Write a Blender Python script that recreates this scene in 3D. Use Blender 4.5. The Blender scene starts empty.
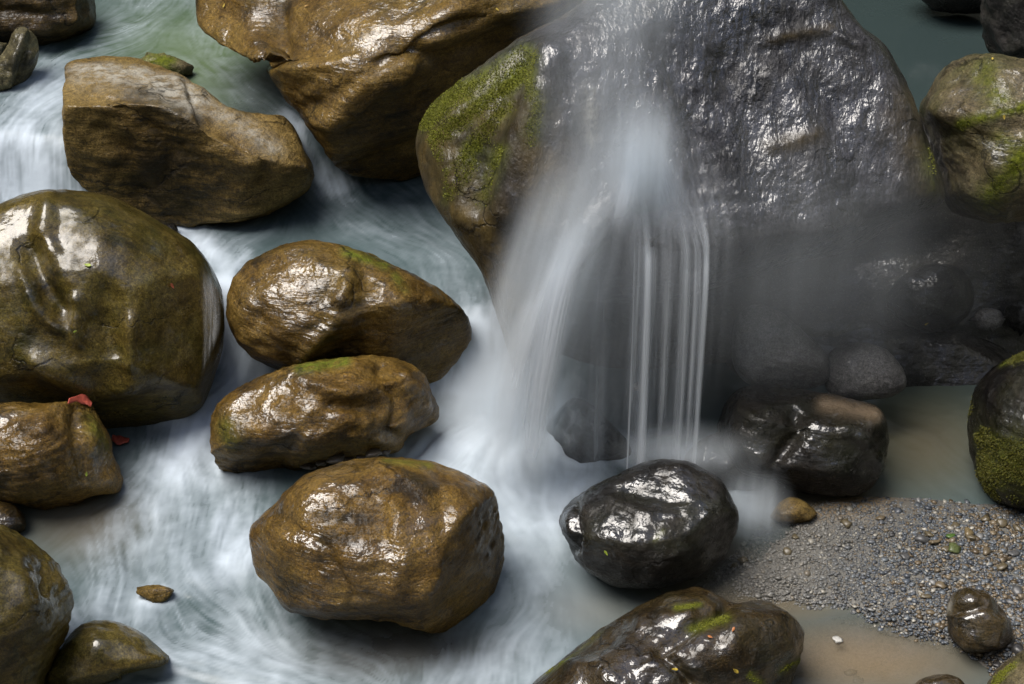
import bpy, bmesh, math, random
import numpy as np
from mathutils import Vector, Matrix
from mathutils.bvhtree import BVHTree

# ------------------------------------------------------------------ camera, sky, sun, exposure
SC = bpy.context.scene
COL = SC.collection
PITCH = math.radians(35.0)
FPX = 60.0 / 36.0 * 1024.0
DIST = 17.0
CAM = np.array([0.0, -DIST * math.cos(PITCH), DIST * math.sin(PITCH)])
RT = np.array([1.0, 0.0, 0.0])
UP = np.array([0.0, math.sin(PITCH), math.cos(PITCH)])
FW = np.array([0.0, math.cos(PITCH), -math.sin(PITCH)])

cam_d = bpy.data.cameras.new("camera")
cam_d.lens = 60.0; cam_d.sensor_width = 36.0; cam_d.clip_start = 0.1; cam_d.clip_end = 500.0
cam = bpy.data.objects.new("camera", cam_d); COL.objects.link(cam)
cam.location = CAM; cam.rotation_euler = (math.pi / 2 - PITCH, 0, 0)
SC.camera = cam

SUN_DIR = Vector((-0.38, -0.04, 0.92)).normalized()       # towards the sun
elev = math.asin(SUN_DIR.z); azim = math.atan2(SUN_DIR.x, SUN_DIR.y)
world = bpy.data.worlds.new("World"); SC.world = world; world.use_nodes = True
wn = world.node_tree.nodes; wl = world.node_tree.links
sky = wn.new("ShaderNodeTexSky"); sky.sky_type = 'NISHITA'; sky.sun_disc = False
sky.sun_elevation = elev; sky.sun_rotation = azim; sky.air_density = 1.0; sky.dust_density = 3.0; sky.ozone_density = 1.0
wl.new(sky.outputs[0], wn["Background"].inputs[0]); wn["Background"].inputs[1].default_value = 0.055
sun_d = bpy.data.lights.new("sun", 'SUN'); sun_d.energy = 1.5; sun_d.angle = math.radians(42); sun_d.color = (1.0, 0.96, 0.90)
sun = bpy.data.objects.new("sun", sun_d); COL.objects.link(sun)
sun.rotation_euler = SUN_DIR.to_track_quat('Z', 'Y').to_euler()
SC.view_settings.view_transform = 'Standard'; SC.view_settings.look = 'None'
SC.view_settings.exposure = 1.5; SC.view_settings.gamma = 1.0
SC.render.engine = 'CYCLES'
SC.cycles.volume_step_rate = 1.0; SC.cycles.volume_max_steps = 64
SC.cycles.max_bounces = 8; SC.cycles.transparent_max_bounces = 24; SC.cycles.volume_bounces = 4
SC.cycles.use_denoising = True

# ------------------------------------------------------------------ helpers
rng = np.random.default_rng(7)
random.seed(7)

def ray(u, v):
    d = FW * FPX + RT * (u - 512.0) - UP * (v - 342.0)
    return d / FPX                      # unit step along the view axis

def on_plane(u, v, z):
    d = ray(u, v); t = (z - CAM[2]) / d[2]
    return CAM + d * t, t

def project(P):
    q = P - CAM
    d = q @ FW
    return 512.0 + (q @ RT) / d * FPX, 342.0 - (q @ UP) / d * FPX, d

def unproject(u, v, d):
    return CAM + (d[:, None]) * FW + ((u - 512.0) / FPX * d)[:, None] * RT - ((v - 342.0) / FPX * d)[:, None] * UP

def _h(ix, iy, iz, s):
    h = (ix * 374761393 + iy * 668265263 + iz * 2147483647 + s * 1274126177) & 0xFFFFFFFF
    h = ((h ^ (h >> 13)) * 1274126177) & 0xFFFFFFFF
    h = ((h ^ (h >> 16)) * 2246822519) & 0xFFFFFFFF
    return ((h ^ (h >> 15)) & 0xFFFF) / 32767.5 - 1.0

def noise3(P, seed=0):
    P = np.asarray(P, float); I = np.floor(P).astype(np.int64); F = P - I
    W = F * F * F * (F * (F * 6 - 15) + 10)
    out = 0
    for dx in (0, 1):
        wx = W[:, 0] if dx else 1 - W[:, 0]
        for dy in (0, 1):
            wy = W[:, 1] if dy else 1 - W[:, 1]
            for dz in (0, 1):
                wz = W[:, 2] if dz else 1 - W[:, 2]
                out = out + wx * wy * wz * _h(I[:, 0] + dx, I[:, 1] + dy, I[:, 2] + dz, seed)
    return out

def fbm(P, seed=0, octv=4, gain=0.5, lac=2.03):
    a, s, o = 1.0, 0.0, 0.0
    for k in range(octv):
        s = s + a * noise3(P * lac ** k + 17.3 * k, seed + k); o += a; a *= gain
    return s / o

def smooth(a, b, x):
    t = np.clip((x - a) / (b - a), 0, 1); return t * t * (3 - 2 * t)

def seg_dist(u, v, pts):
    best = np.full(np.shape(u), 1e9); tt = np.zeros(np.shape(u)); n = len(pts) - 1
    du = np.zeros(np.shape(u)); dv = np.zeros(np.shape(u))
    for i in range(n):
        ax, ay = pts[i][:2]; bx, by = pts[i + 1][:2]
        L = (bx - ax) ** 2 + (by - ay) ** 2 + 1e-9
        t = np.clip(((u - ax) * (bx - ax) + (v - ay) * (by - ay)) / L, 0, 1)
        d = np.hypot(u - ax - t * (bx - ax), v - ay - t * (by - ay))
        m = d < best
        best = np.where(m, d, best); tt = np.where(m, i + t, tt)
        du = np.where(m, (bx - ax) / math.sqrt(L), du); dv = np.where(m, (by - ay) / math.sqrt(L), dv)
    return best, tt, du, dv

def in_poly(u, v, poly):
    c = np.zeros(np.shape(u), bool); n = len(poly)
    for i in range(n):
        x1, y1 = poly[i]; x2, y2 = poly[(i + 1) % n]
        if y1 == y2: continue
        k = ((y1 > v) != (y2 > v)) & (u < (x2 - x1) * (v - y1) / (y2 - y1) + x1)
        c ^= k
    return c

def mesh_obj(name, V, F, mat, parent=None, loc=None, smooth_shade=True):
    V = np.asarray(V, float)
    if loc is not None: V = V - np.asarray(loc)
    me = bpy.data.meshes.new(name)
    F = np.asarray(F)
    me.vertices.add(len(V)); me.vertices.foreach_set("co", V.astype(np.float32).ravel())
    k = F.shape[1]
    me.loops.add(F.size); me.loops.foreach_set("vertex_index", F.astype(np.int32).ravel())
    me.polygons.add(len(F)); me.polygons.foreach_set("loop_start", (np.arange(len(F)) * k).astype(np.int32))
    me.update(calc_edges=True); me.validate()
    if smooth_shade: me.polygons.foreach_set("use_smooth", np.ones(len(me.polygons), bool))
    if mat: me.materials.append(mat)
    o = bpy.data.objects.new(name, me); COL.objects.link(o)
    if loc is not None: o.location = loc
    if parent:
        o.parent = parent
        if loc is not None: o.location = Vector(loc) - parent.location
        else: o.location = -parent.location
    return o

def attr(o, name, vals):
    a = o.data.attributes.new(name, 'FLOAT', 'POINT'); a.data.foreach_set("value", np.asarray(vals, np.float32))

def attr_col(o, name, vals):
    a = o.data.color_attributes.new(name, 'FLOAT_COLOR', 'POINT')
    c = np.ones((len(vals), 4), np.float32); c[:, :3] = vals
    a.data.foreach_set("color", c.ravel())

def tag(o, label=None, cat=None, group=None, kind=None):
    if label: o["label"] = label
    if cat: o["category"] = cat
    if group: o["group"] = group
    if kind: o["kind"] = kind
    return o

_ico = {}
def ico(n):
    if n not in _ico:
        bm = bmesh.new(); bmesh.ops.create_icosphere(bm, subdivisions=n, radius=1.0)
        V = np.array([v.co[:] for v in bm.verts]); V /= np.linalg.norm(V, axis=1)[:, None]
        F = np.array([[v.index for v in f.verts] for f in bm.faces]); bm.free(); _ico[n] = (V, F)
    return _ico[n]

def grid_faces(nu, nv):
    i = np.arange(nu * nv).reshape(nu, nv)
    return np.stack([i[:-1, :-1], i[1:, :-1], i[1:, 1:], i[:-1, 1:]], -1).reshape(-1, 4)

def blur2(A, s):
    r = max(1, int(3 * s)); k = np.exp(-0.5 * (np.arange(-r, r + 1) / s) ** 2); k /= k.sum()
    for ax in (0, 1):
        P = np.pad(A, [(r, r) if a == ax else (0, 0) for a in (0, 1)], mode='edge')
        o = np.zeros_like(A)
        for j in range(2 * r + 1):
            o += k[j] * (P[j:j + A.shape[0], :] if ax == 0 else P[:, j:j + A.shape[1]])
        A = o
    return A

# ------------------------------------------------------------------ node material helpers
class NT:
    def __init__(self, name):
        self.m = bpy.data.materials.new(name); self.m.use_nodes = True
        self.n = self.m.node_tree.nodes; self.l = self.m.node_tree.links
        self.n.clear(); self.out = self.n.new("ShaderNodeOutputMaterial")
    def new(self, t, **kw):
        nd = self.n.new(t)
        for k, v in kw.items(): setattr(nd, k, v)
        return nd
    def link(self, a, b): self.l.new(a, b)
    def val(self, nd, key, x):
        s = nd.inputs[key]
        if hasattr(x, "is_linked"): self.l.new(x, s)
        else: s.default_value = x
    def math(self, op, a, b=0.0, clamp=False):
        nd = self.new("ShaderNodeMath", operation=op, use_clamp=clamp)
        self.val(nd, 0, a); self.val(nd, 1, b); return nd.outputs[0]
    def noise(self, vec, scale, detail=4.0, rough=0.55, dist=0.0):
        nd = self.new("ShaderNodeTexNoise"); self.link(vec, nd.inputs["Vector"])
        nd.inputs["Scale"].default_value = scale; nd.inputs["Detail"].default_value = detail
        nd.inputs["Roughness"].default_value = rough; nd.inputs["Distortion"].default_value = dist
        return nd.outputs["Fac"]
    def ramp(self, fac, stops, interp='LINEAR'):
        nd = self.new("ShaderNodeValToRGB"); cr = nd.color_ramp; cr.interpolation = interp
        while len(cr.elements) < len(stops): cr.elements.new(0.5)
        for e, (p, c) in zip(cr.elements, stops):
            e.position = p; e.color = (c[0], c[1], c[2], 1) if hasattr(c, "__len__") else (c, c, c, 1)
        self.link(fac, nd.inputs[0]); return nd.outputs[0]
    def mix(self, fac, a, b, mode='MIX'):
        nd = self.new("ShaderNodeMix", data_type='RGBA', blend_type=mode)
        self.val(nd, 0, fac)
        for k, x in ((6, a), (7, b)):
            if hasattr(x, "is_linked"): self.link(x, nd.inputs[k])
            else: nd.inputs[k].default_value = (*x, 1)
        return nd.outputs[2]
    def attr(self, name):
        return self.new("ShaderNodeAttribute", attribute_name=name)
    def mapping(self, vec, loc=(0, 0, 0), rot=(0, 0, 0), scale=(1, 1, 1)):
        nd = self.new("ShaderNodeMapping"); self.link(vec, nd.inputs[0])
        nd.inputs[1].default_value = loc; nd.inputs[2].default_value = rot; nd.inputs[3].default_value = scale
        return nd.outputs[0]
    def bump(self, h, strength, dist, normal=None):
        nd = self.new("ShaderNodeBump"); nd.inputs["Strength"].default_value = strength; nd.inputs["Distance"].default_value = dist
        self.link(h, nd.inputs["Height"])
        if normal is not None: self.link(normal, nd.inputs["Normal"])
        return nd.outputs[0]

def rock_mat(name, dark, mid, light, algae=(0.05, 0.06, 0.015), algae_amt=0.35, strata_rot=(0.3, 0.4, 0.2), strata=(1.2, 1.2, 9.0),
             strata_bump=0.5, rough=(0.28, 0.6), coat=0.5, coat_rough=0.07, fine=1.0, seed=0.0, speck=0.0, bump=1.0, wave=0.0, tint=(0.67, 0.63, 0.385)):
    t = NT(name); tc = t.new("ShaderNodeTexCoord").outputs["Object"]
    vec = t.mapping(tc, loc=(seed * 3.1, seed * 1.7, seed * 5.3))
    st = t.mapping(vec, rot=strata_rot, scale=strata)
    n1 = t.noise(vec, 0.9, 9, 0.62, 0.4)
    n2 = t.noise(vec, 3.4, 8, 0.65, 0.3)
    n3 = t.noise(vec, 26.0, 6, 0.7)
    ns = t.noise(st, 1.6, 6, 0.6, 0.3)
    a = t.math('ADD', t.math('MULTIPLY', n1, 0.5), t.math('ADD', t.math('MULTIPLY', n2, 0.25), t.math('MULTIPLY', ns, 0.25)))
    c = t.ramp(a, [(0.40, dark), (0.47, mid), (0.53, tuple(0.5 * (m + l) for m, l in zip(mid, light))), (0.62, light)])
    al = t.math('MULTIPLY', t.ramp(t.noise(vec, 1.5, 7, 0.65, 0.5), [(0.46, 0.0), (0.68, 1.0)]), algae_amt)
    c = t.mix(al, c, algae)
    # rusty veins and dark pits
    c = t.mix(t.math('MULTIPLY', t.ramp(t.noise(vec, 5.5, 9, 0.7, 1.0), [(0.56, 0.0), (0.66, 1.0)]), 0.55), c, tuple(0.45 * x for x in dark))
    c = t.mix(1.0, c, tint, 'MULTIPLY')
    c = t.mix(1.0, c, t.ramp(n3, [(0.30, 0.45), (0.5, 1.0), (0.70, 1.5)]), 'MULTIPLY')
    n4 = t.noise(vec, 75.0, 3, 0.65)
    c = t.mix(1.0, c, t.ramp(n4, [(0.33, 0.45), (0.5, 1.0), (0.68, 1.6)]), 'MULTIPLY')
    if speck:
        sp = t.ramp(t.noise(vec, 70.0, 2, 0.5), [(0.60, 0.0), (0.70, 1.0)])
        c = t.mix(t.math('MULTIPLY', sp, speck), c, (0.55, 0.55, 0.52))
    ms = t.attr("moss").outputs["Fac"]
    mf = t.math('MULTIPLY', t.math('MULTIPLY', ms, 1.5), t.ramp(t.noise(vec, 8.0, 6, 0.7), [(0.35, 0.25), (0.6, 1.0)]), True)
    c = t.mix(mf, c, t.ramp(n3, [(0.3, (0.04, 0.055, 0.004)), (0.7, (0.17, 0.19, 0.014))]))
    pl = t.math('MULTIPLY', t.attr("pale").outputs["Fac"], t.ramp(t.noise(vec, 9.0, 6, 0.7), [(0.4, 0.2), (0.6, 1.0)]), True)
    c = t.mix(pl, c, (0.42, 0.40, 0.34))
    oc = t.math('MULTIPLY', t.attr("ochre").outputs["Fac"], t.ramp(n2, [(0.3, 0.4), (0.6, 1.0)]), True)
    c = t.mix(oc, c, t.ramp(a, [(0.4, (0.022, 0.016, 0.006)), (0.6, (0.10, 0.07, 0.022))]))
    ochre_f = oc
    sd = t.attr("sand").outputs["Fac"]
    c = t.mix(sd, c, (0.19, 0.14, 0.09))
    wp = t.new("ShaderNodeVectorMath", operation='ADD'); nzc = t.new("ShaderNodeTexNoise"); t.link(vec, nzc.inputs["Vector"]); nzc.inputs["Scale"].default_value = 2.2; nzc.inputs["Detail"].default_value = 6
    sc3 = t.new("ShaderNodeVectorMath", operation='SCALE'); t.link(nzc.outputs["Color"], sc3.inputs[0]); sc3.inputs["Scale"].default_value = 0.9
    t.link(vec, wp.inputs[0]); t.link(sc3.outputs[0], wp.inputs[1])
    ve = t.new("ShaderNodeTexVoronoi", feature='DISTANCE_TO_EDGE'); t.link(t.mapping(wp.outputs[0], rot=strata_rot, scale=(0.6, 0.9, 2.0)), ve.inputs["Vector"]); ve.inputs["Scale"].default_value = 0.9
    crack = t.ramp(ve.outputs["Distance"], [(0.0, 0.0), (0.022, 1.0)])
    crack = t.math('MAXIMUM', crack, t.ramp(t.noise(vec, 1.3, 3, 0.5), [(0.47, 1.0), (0.56, 0.0)]))
    c = t.mix(1.0, c, t.ramp(crack, [(0.0, 0.35), (1.0, 1.0)]), 'MULTIPLY')
    p = t.new("ShaderNodeBsdfPrincipled"); t.link(c, p.inputs["Base Color"])
    rg = t.ramp(t.noise(vec, 4.0, 6, 0.65), [(0.35, rough[0]), (0.65, rough[1])])
    rg = t.mix(mf, rg, (0.85, 0.85, 0.85))
    t.link(rg, p.inputs["Roughness"])
    cw = t.math('MULTIPLY', t.ramp(t.noise(vec, 1.8, 7, 0.68), [(0.42, 0.06), (0.56, 1.0)]), coat)
    cw = t.math('MULTIPLY', cw, t.math('SUBTRACT', 1.0, mf), True)
    cw = t.math('MULTIPLY', cw, t.math('SUBTRACT', 1.0, t.math('MULTIPLY', ochre_f, 0.8)), True)
    ge = t.new("ShaderNodeNewGeometry"); sx = t.new("ShaderNodeSeparateXYZ"); t.link(ge.outputs["Normal"], sx.inputs[0])   # the film of water lies on what faces up
    cw = t.math('MULTIPLY', cw, t.ramp(t.math('ADD', t.math('MULTIPLY', sx.outputs[2], 0.5), 0.5), [(0.42, 0.08), (0.70, 1.0)]))
    t.link(cw, p.inputs["Coat Weight"]); p.inputs["Coat Roughness"].default_value = coat_rough; p.inputs["Coat IOR"].default_value = 1.85
    p.inputs["Specular IOR Level"].default_value = 0.22
    b = t.bump(t.noise(vec, 2.6, 9, 0.62, 0.25), 0.55 * bump, 0.10)
    b = t.bump(crack, 0.6 * bump, 0.03, b)
    b = t.bump(ns, strata_bump * bump, 0.035, b)
    b = t.bump(t.noise(vec, 11.0, 8, 0.68, 0.2), 0.8 * fine * bump, 0.035, b)
    vo = t.new("ShaderNodeTexVoronoi"); t.link(t.mapping(vec, scale=(1, 1, 1.6)), vo.inputs["Vector"]); vo.inputs["Scale"].default_value = 7.0
    b = t.bump(t.ramp(vo.outputs["Distance"], [(0.0, 0.0), (0.35, 1.0)]), 0.18 * fine * bump, 0.03, b)
    b2 = t.bump(n3, 0.6 * fine * bump, 0.015, b); b2 = t.bump(n4, 0.5 * fine * bump, 0.006, b2)
    if wave:
        wv = t.noise(t.mapping(vec, rot=strata_rot, scale=(strata[0], strata[1], strata[2])), 4.0, 5, 0.6, 0.6)
        b = t.bump(wv, wave, 0.05, b)
    cg = t.bump(t.noise(vec, 2.6, 3, 0.5, 0.25), 0.45 * bump, 0.10)
    cg = t.bump(t.noise(st, 3.0, 4, 0.55, 0.3), 0.6 * strata_bump * bump, 0.035, cg)
    cg = t.bump(t.noise(vec, 10.0, 3, 0.55, 0.3), (0.55 * fine + wave * 0.3) * bump, 0.03, cg)
    b3 = t.bump(t.noise(vec, 30.0, 2, 0.5), 0.5 * fine * bump, 0.010, cg)
    t.link(b2, p.inputs["Normal"]); t.link(b3, p.inputs["Coat Normal"])
    t.link(p.outputs[0], t.out.inputs[0]); return t.m

M = {}
M["ochre"] = rock_mat("wet_ochre_sandstone", (0.035, 0.022, 0.008), (0.14, 0.085, 0.025), (0.30, 0.20, 0.075), seed=1, coat=0.75, algae_amt=0.30, strata_bump=0.9)
M["ochre_b"] = rock_mat("wet_golden_sandstone", (0.04, 0.024, 0.008), (0.17, 0.10, 0.028), (0.34, 0.22, 0.08), seed=4, coat=0.85, algae_amt=0.22, strata_rot=(0.9, 0.3, 0.5), fine=1.3, strata_bump=0.9)
M["olive"] = rock_mat("algae_covered_sandstone", (0.03, 0.022, 0.008), (0.11, 0.075, 0.024), (0.22, 0.16, 0.06), seed=7, coat=0.65, algae=(0.055, 0.058, 0.014), algae_amt=0.6, fine=0.5, tint=(0.58, 0.59, 0.38), strata_bump=0.25, bump=0.75, rough=(0.25, 0.5))
M["tan"] = rock_mat("dry_tan_sandstone", (0.05, 0.034, 0.014), (0.18, 0.12, 0.05), (0.36, 0.26, 0.13), seed=2, coat=0.3, algae_amt=0.15, rough=(0.4, 0.7), strata_rot=(0.5, 0.9, 0.3), strata_bump=0.8)
M["brown"] = rock_mat("dark_brown_sandstone", (0.02, 0.013, 0.006), (0.065, 0.042, 0.017), (0.17, 0.11, 0.045), seed=3, coat=0.55, algae_amt=0.3, strata_rot=(0.2, 1.0, 0.6), strata_bump=0.8)
M["dark"] = rock_mat("wet_black_rock", (0.005, 0.0045, 0.004), (0.013, 0.011, 0.009), (0.034, 0.027, 0.018), seed=5, coat=1.0, coat_rough=0.06, tint=(0.62, 0.62, 0.64), algae_amt=0.25, rough=(0.2, 0.45))
M["darkbrown"] = rock_mat("wet_umber_rock", (0.012, 0.009, 0.005), (0.045, 0.03, 0.014), (0.11, 0.075, 0.03), seed=6, tint=(0.46, 0.44, 0.37), coat=1.0, coat_rough=0.06, algae_amt=0.3, rough=(0.2, 0.45), fine=0.7)
M["fall"] = rock_mat("drenched_grey_rock", (0.011, 0.011, 0.0135), (0.029, 0.029, 0.034), (0.072, 0.071, 0.08), seed=8, coat=1.0, coat_rough=0.16, algae=(0.05, 0.045, 0.02), algae_amt=0.25, tint=(0.62, 0.62, 0.64), strata_rot=(0.0, 0.45, 0.0), strata=(4.6, 3.0, 0.8), strata_bump=1.5, rough=(0.22, 0.45), wave=0.5, fine=0.45)
M["grey"] = rock_mat("damp_grey_rock", (0.05, 0.048, 0.048), (0.12, 0.115, 0.112), (0.22, 0.21, 0.20), seed=9, tint=(0.62, 0.62, 0.64), coat=0.5, coat_rough=0.25, algae_amt=0.1, rough=(0.35, 0.6), speck=0.15)
M["cave"] = rock_mat("shade_darkened_cave_rock", (0.007, 0.0065, 0.006), (0.020, 0.0185, 0.017), (0.048, 0.042, 0.036), seed=10, tint=(0.62, 0.62, 0.64), coat=0.5, algae_amt=0.2, speck=0.1)  # deep shade under the overhang is put into this darkened base colour
M["pale"] = rock_mat("pale_weathered_rock", (0.06, 0.055, 0.045), (0.17, 0.155, 0.125), (0.36, 0.33, 0.28), seed=11, coat=0.35, algae_amt=0.05, strata_rot=(0, 1.0, 0.4), strata_bump=1.0)
M["mossy"] = rock_mat("streaked_mossy_rock", (0.03, 0.026, 0.022), (0.10, 0.083, 0.06), (0.22, 0.18, 0.12), seed=12, coat=0.55, algae=(0.07, 0.085, 0.02), algae_amt=0.6, tint=(0.66, 0.63, 0.50), strata_rot=(0.2, -0.7, 0.1), strata=(2.0, 2.0, 8.0), strata_bump=1.0)

# ------------------------------------------------------------------ boulders
ROCKS = {}
def polar_outline(pts, c, n=360, sig=1.5):
    P = np.array(pts, float); Q = []
    m = len(P)
    for i in range(m):                      # closed Catmull-Rom, lightly tensioned
        p0, p1, p2, p3 = P[i - 1], P[i], P[(i + 1) % m], P[(i + 2) % m]
        for s in np.linspace(0, 1, 12, endpoint=False):
            h = 0.5 * ((2 * p1) + (-p0 + p2) * s + (2 * p0 - 5 * p1 + 4 * p2 - p3) * s * s + (-p0 + 3 * p1 - 3 * p2 + p3) * s ** 3)
            Q.append(0.75 * h + 0.25 * (p1 + (p2 - p1) * s))
    Q = np.array(Q) - c; Q2 = np.roll(Q, -1, 0)
    th = np.linspace(-math.pi, math.pi, n, endpoint=False); R = np.zeros(n)
    for k, a in enumerate(th):
        d = np.array([math.cos(a), math.sin(a)]); e = Q2 - Q
        den = d[0] * e[:, 1] - d[1] * e[:, 0]; den = np.where(abs(den) < 1e-9, 1e-9, den)
        t = (Q[:, 0] * e[:, 1] - Q[:, 1] * e[:, 0]) / den
        s = (Q[:, 0] * d[1] - Q[:, 1] * d[0]) / den
        ok = (s >= -1e-6) & (s <= 1 + 1e-6) & (t > 0)
        R[k] = t[ok].max() if ok.any() else R[k - 1]
    w = np.exp(-0.5 * (np.arange(-6, 7) / sig) ** 2); w /= w.sum()
    return sum(w[j] * np.roll(R, j - 6) for j in range(13))

def boulder(name, label, outline, mat, base, z0=0.0, center=None, tf=None, tb=None, n=2.4, sub=6, seed=0, facets=9, fdepth=0.12,
            lump=0.07, rough=0.02, planes=(), strokes=(), moss=(), pale=(), sand=(), ochre=(), sig=1.5, cat="boulder", group=None, sil=2, pd=None, terr=0.011):
    """base: pixel where the rock meets the ground/water at height z0: gives its distance."""
    _, dist = on_plane(base[0], base[1], z0)
    if pd is not None: dist = pd
    O = np.array(outline, float)
    c = np.array(center if center is not None else (O.max(0) + O.min(0)) / 2, float)
    R = polar_outline(outline, c, sig=sig)
    px = dist / FPX                                  # metres per pixel at the silhouette's distance
    ext = (O.max(0) - O.min(0)) * px
    size = float(min(ext)); 
    tf = (0.5 * size) if tf is None else tf
    tb = (0.55 * size) if tb is None else tb
    S, F = ico(sub)
    a, b, w = S[:, 0], S[:, 1], S[:, 2]
    r = np.hypot(a, b); th = np.arctan2(-b, a)       # pixel angle, v runs down
    def Rat(t):
        k = (t + math.pi) / (2 * math.pi) * 360.0; i0 = np.floor(k).astype(int) % 360; f = k - np.floor(k)
        return R[i0] * (1 - f) + R[(i0 + 1) % 360] * f
    nn = (r ** n + abs(w) ** n) ** (1 / n)
    rr, ww = r / nn, w / nn
    Rv = Rat(th) * px
    L = np.stack([Rv * rr * np.cos(th), -Rv * rr * np.sin(th), np.where(ww > 0, tf, tb) * ww], 1)    # right, up, towards camera
    g = np.random.default_rng(seed * 13 + 5)
    half = np.array([ext[0] / 2, ext[1] / 2, tf])
    for k in range(facets):                          # worn flat faces
        d = g.normal(size=3); d[2] = abs(d[2]) * 0.9 if k % 3 else d[2]; d /= np.linalg.norm(d)
        s = L @ d; h = s.max() * (1 - fdepth * g.uniform(0.5, 1.6))
        e = np.maximum(s - h, 0); L = L - (0.85 * e * e / (e + 0.015 * size))[:, None] * d
    C = CAM + ray(c[0], c[1]) * dist
    B = np.stack([RT, UP, -FW])                      # rows: local axes in the world
    for pl in planes:                                # (world normal, pixel, metres towards camera, softness, [mask normal, mask pixel, toward])
        nw = np.array(pl[0], float); nw /= np.linalg.norm(nw); nl = B @ nw
        def loc(u, v, t): return np.array([(u - c[0]) * px, -(v - c[1]) * px, t])
        q = loc(pl[1][0], pl[1][1], pl[2]); soft = pl[3] if len(pl) > 3 else 0.04
        e = np.maximum((L - q) @ nl, 0); k = e / (e + soft + 1e-9)
        if len(pl) > 4:
            mn = B @ (np.array(pl[4], float) / np.linalg.norm(pl[4])); mq = loc(*pl[5])
            k = k * smooth(-0.03, 0.03, (L - mq) @ mn)
        L = L - (0.97 * e * k)[:, None] * nl
    def normals(L):
        t = L[F]; fn = np.cross(t[:, 1] - t[:, 0], t[:, 2] - t[:, 0]); N = np.zeros_like(L)
        for j in range(3): np.add.at(N, F[:, j], fn)
        return N / (np.linalg.norm(N, axis=1)[:, None] + 1e-12)
    N = normals(L)
    L = L + N * (lump * size * fbm(L / size * 1.7 + seed * 7.7, seed, 3))[:, None]
    def to_world(L): return C + L @ B
    front = smooth(-0.1, 0.25, w)
    for pts, width, depth in strokes:                # sculpted ridges (+) and grooves (-)
        P = to_world(L); u, v, _ = project(P)
        d, _, _, _ = seg_dist(u, v, pts)
        L = L + N * (depth * np.exp(-(d / width) ** 2) * front)[:, None]
    for it in range(sil):                            # keep the outline
        P = to_world(L); u, v, dd = project(P)
        du, dv = u - c[0], v - c[1]; rad = np.hypot(du, dv); t = np.arctan2(dv, du)
        bins = np.floor((t + math.pi) / (2 * math.pi) * 180).astype(int) % 180
        mx = np.zeros(180); np.maximum.at(mx, bins, rad)
        mx = np.where(mx < 1, 1e9, mx)
        tg = Rat(-math.pi + (np.arange(180) + 0.5) / 180 * 2 * math.pi)
        ra = np.clip(tg / mx, 0.6, 1.7)
        ra = (np.roll(ra, 1) + 2 * ra + np.roll(ra, -1)) / 4
        kf = (t + math.pi) / (2 * math.pi) * 180 - 0.5; i0 = np.floor(kf).astype(int); f = kf - i0
        sc = ra[i0 % 180] * (1 - f) + ra[(i0 + 1) % 180] * f
        P = unproject(c[0] + du * sc, c[1] + dv * sc, dd); L = (P - C) @ B.T
    N = normals(L)
    if terr and size > 0.5:                          # worn bedding: little steps along a tilted layering
        tx = np.array([0.25 * g.normal(), 1.0, 0.35 + 0.25 * g.normal()]); tx /= np.linalg.norm(tx)
        ph = (L @ tx) / (0.085 * min(size, 1.8)) + 1.6 * fbm(L * 1.1 + seed, seed + 80, 3)
        fr = ph - np.floor(ph); saw = fr - smooth(0.80, 1.0, fr)
        L = L + N * (terr * min(size, 1.8) * saw * smooth(-0.15, 0.35, fbm(L * 1.3 + 5.0 * seed, seed + 90, 3)))[:, None]
        N = normals(L)
    dsp = rough * min(size, 1.6) * (fbm(L * 3.0 / max(size, 0.3) * 1.6 + seed, seed + 40, 5, 0.55) + 0.5 * fbm(L * 9.0 + seed, seed + 60, 3))
    L = L + N * dsp[:, None]
    P = to_world(L)
    o = mesh_obj(name, P, F, M[mat] if isinstance(mat, str) else mat, loc=C)
    u, v, _ = project(P)
    Nw = normals(L) @ B
    def field(lst):
        f = np.zeros(len(P))
        for pts, width, amp in lst:
            d, _, _, _ = seg_dist(u, v, pts); f = np.maximum(f, amp * np.exp(-(d / width) ** 2))
        return f * smooth(-0.25, 0.1, w)
    mo = field(moss)
    for nm, arr in (("moss", mo), ("pale", field(pale)), ("sand", field(sand)), ("ochre", field(ochre))):
        if arr.max() > 0: attr(o, nm, arr)
    tag(o, label, cat, group)
    ROCKS[label] = (o, P, F, Nw, mo)
    return o

def R_(*a, **k): return boulder(*a, **k)

# ---- top left
R_("boulder", "rounded brown boulder in the upper left corner of the stream", [(-60,-40),(40,-50),(88,-15),(96,10),(92,27),(75,38),(45,44),(10,42),(-30,40),(-70,20)], "brown", (45,44), 1.45, seed=1, sub=6,
   strokes=[([(0,12),(40,14),(85,8)],7,-0.05),([(0,30),(50,32)],6,0.05)])
R_("rock", "pale upright slab of rock leaning at the left edge above the small cascade", [(-8,92),(-10,70),(5,50),(15,29),(25,27),(36,36),(39,50),(36,65),(25,82),(10,91)], "pale", (10,90), 1.45, seed=2, sub=5, lump=0.1, fdepth=0.2, cat="rock", tf=0.18,
   strokes=[([(8,85),(15,55),(25,32)],3,0.05),([(20,80),(28,50)],3,-0.05)])
R_("rock", "small grey rock peeping out behind the pale upright slab", [(-18,50),(-8,42),(4,43),(8,50),(4,60),(-10,62)], "pale", (0,62), 1.45, seed=3, sub=4, cat="rock")
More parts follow.
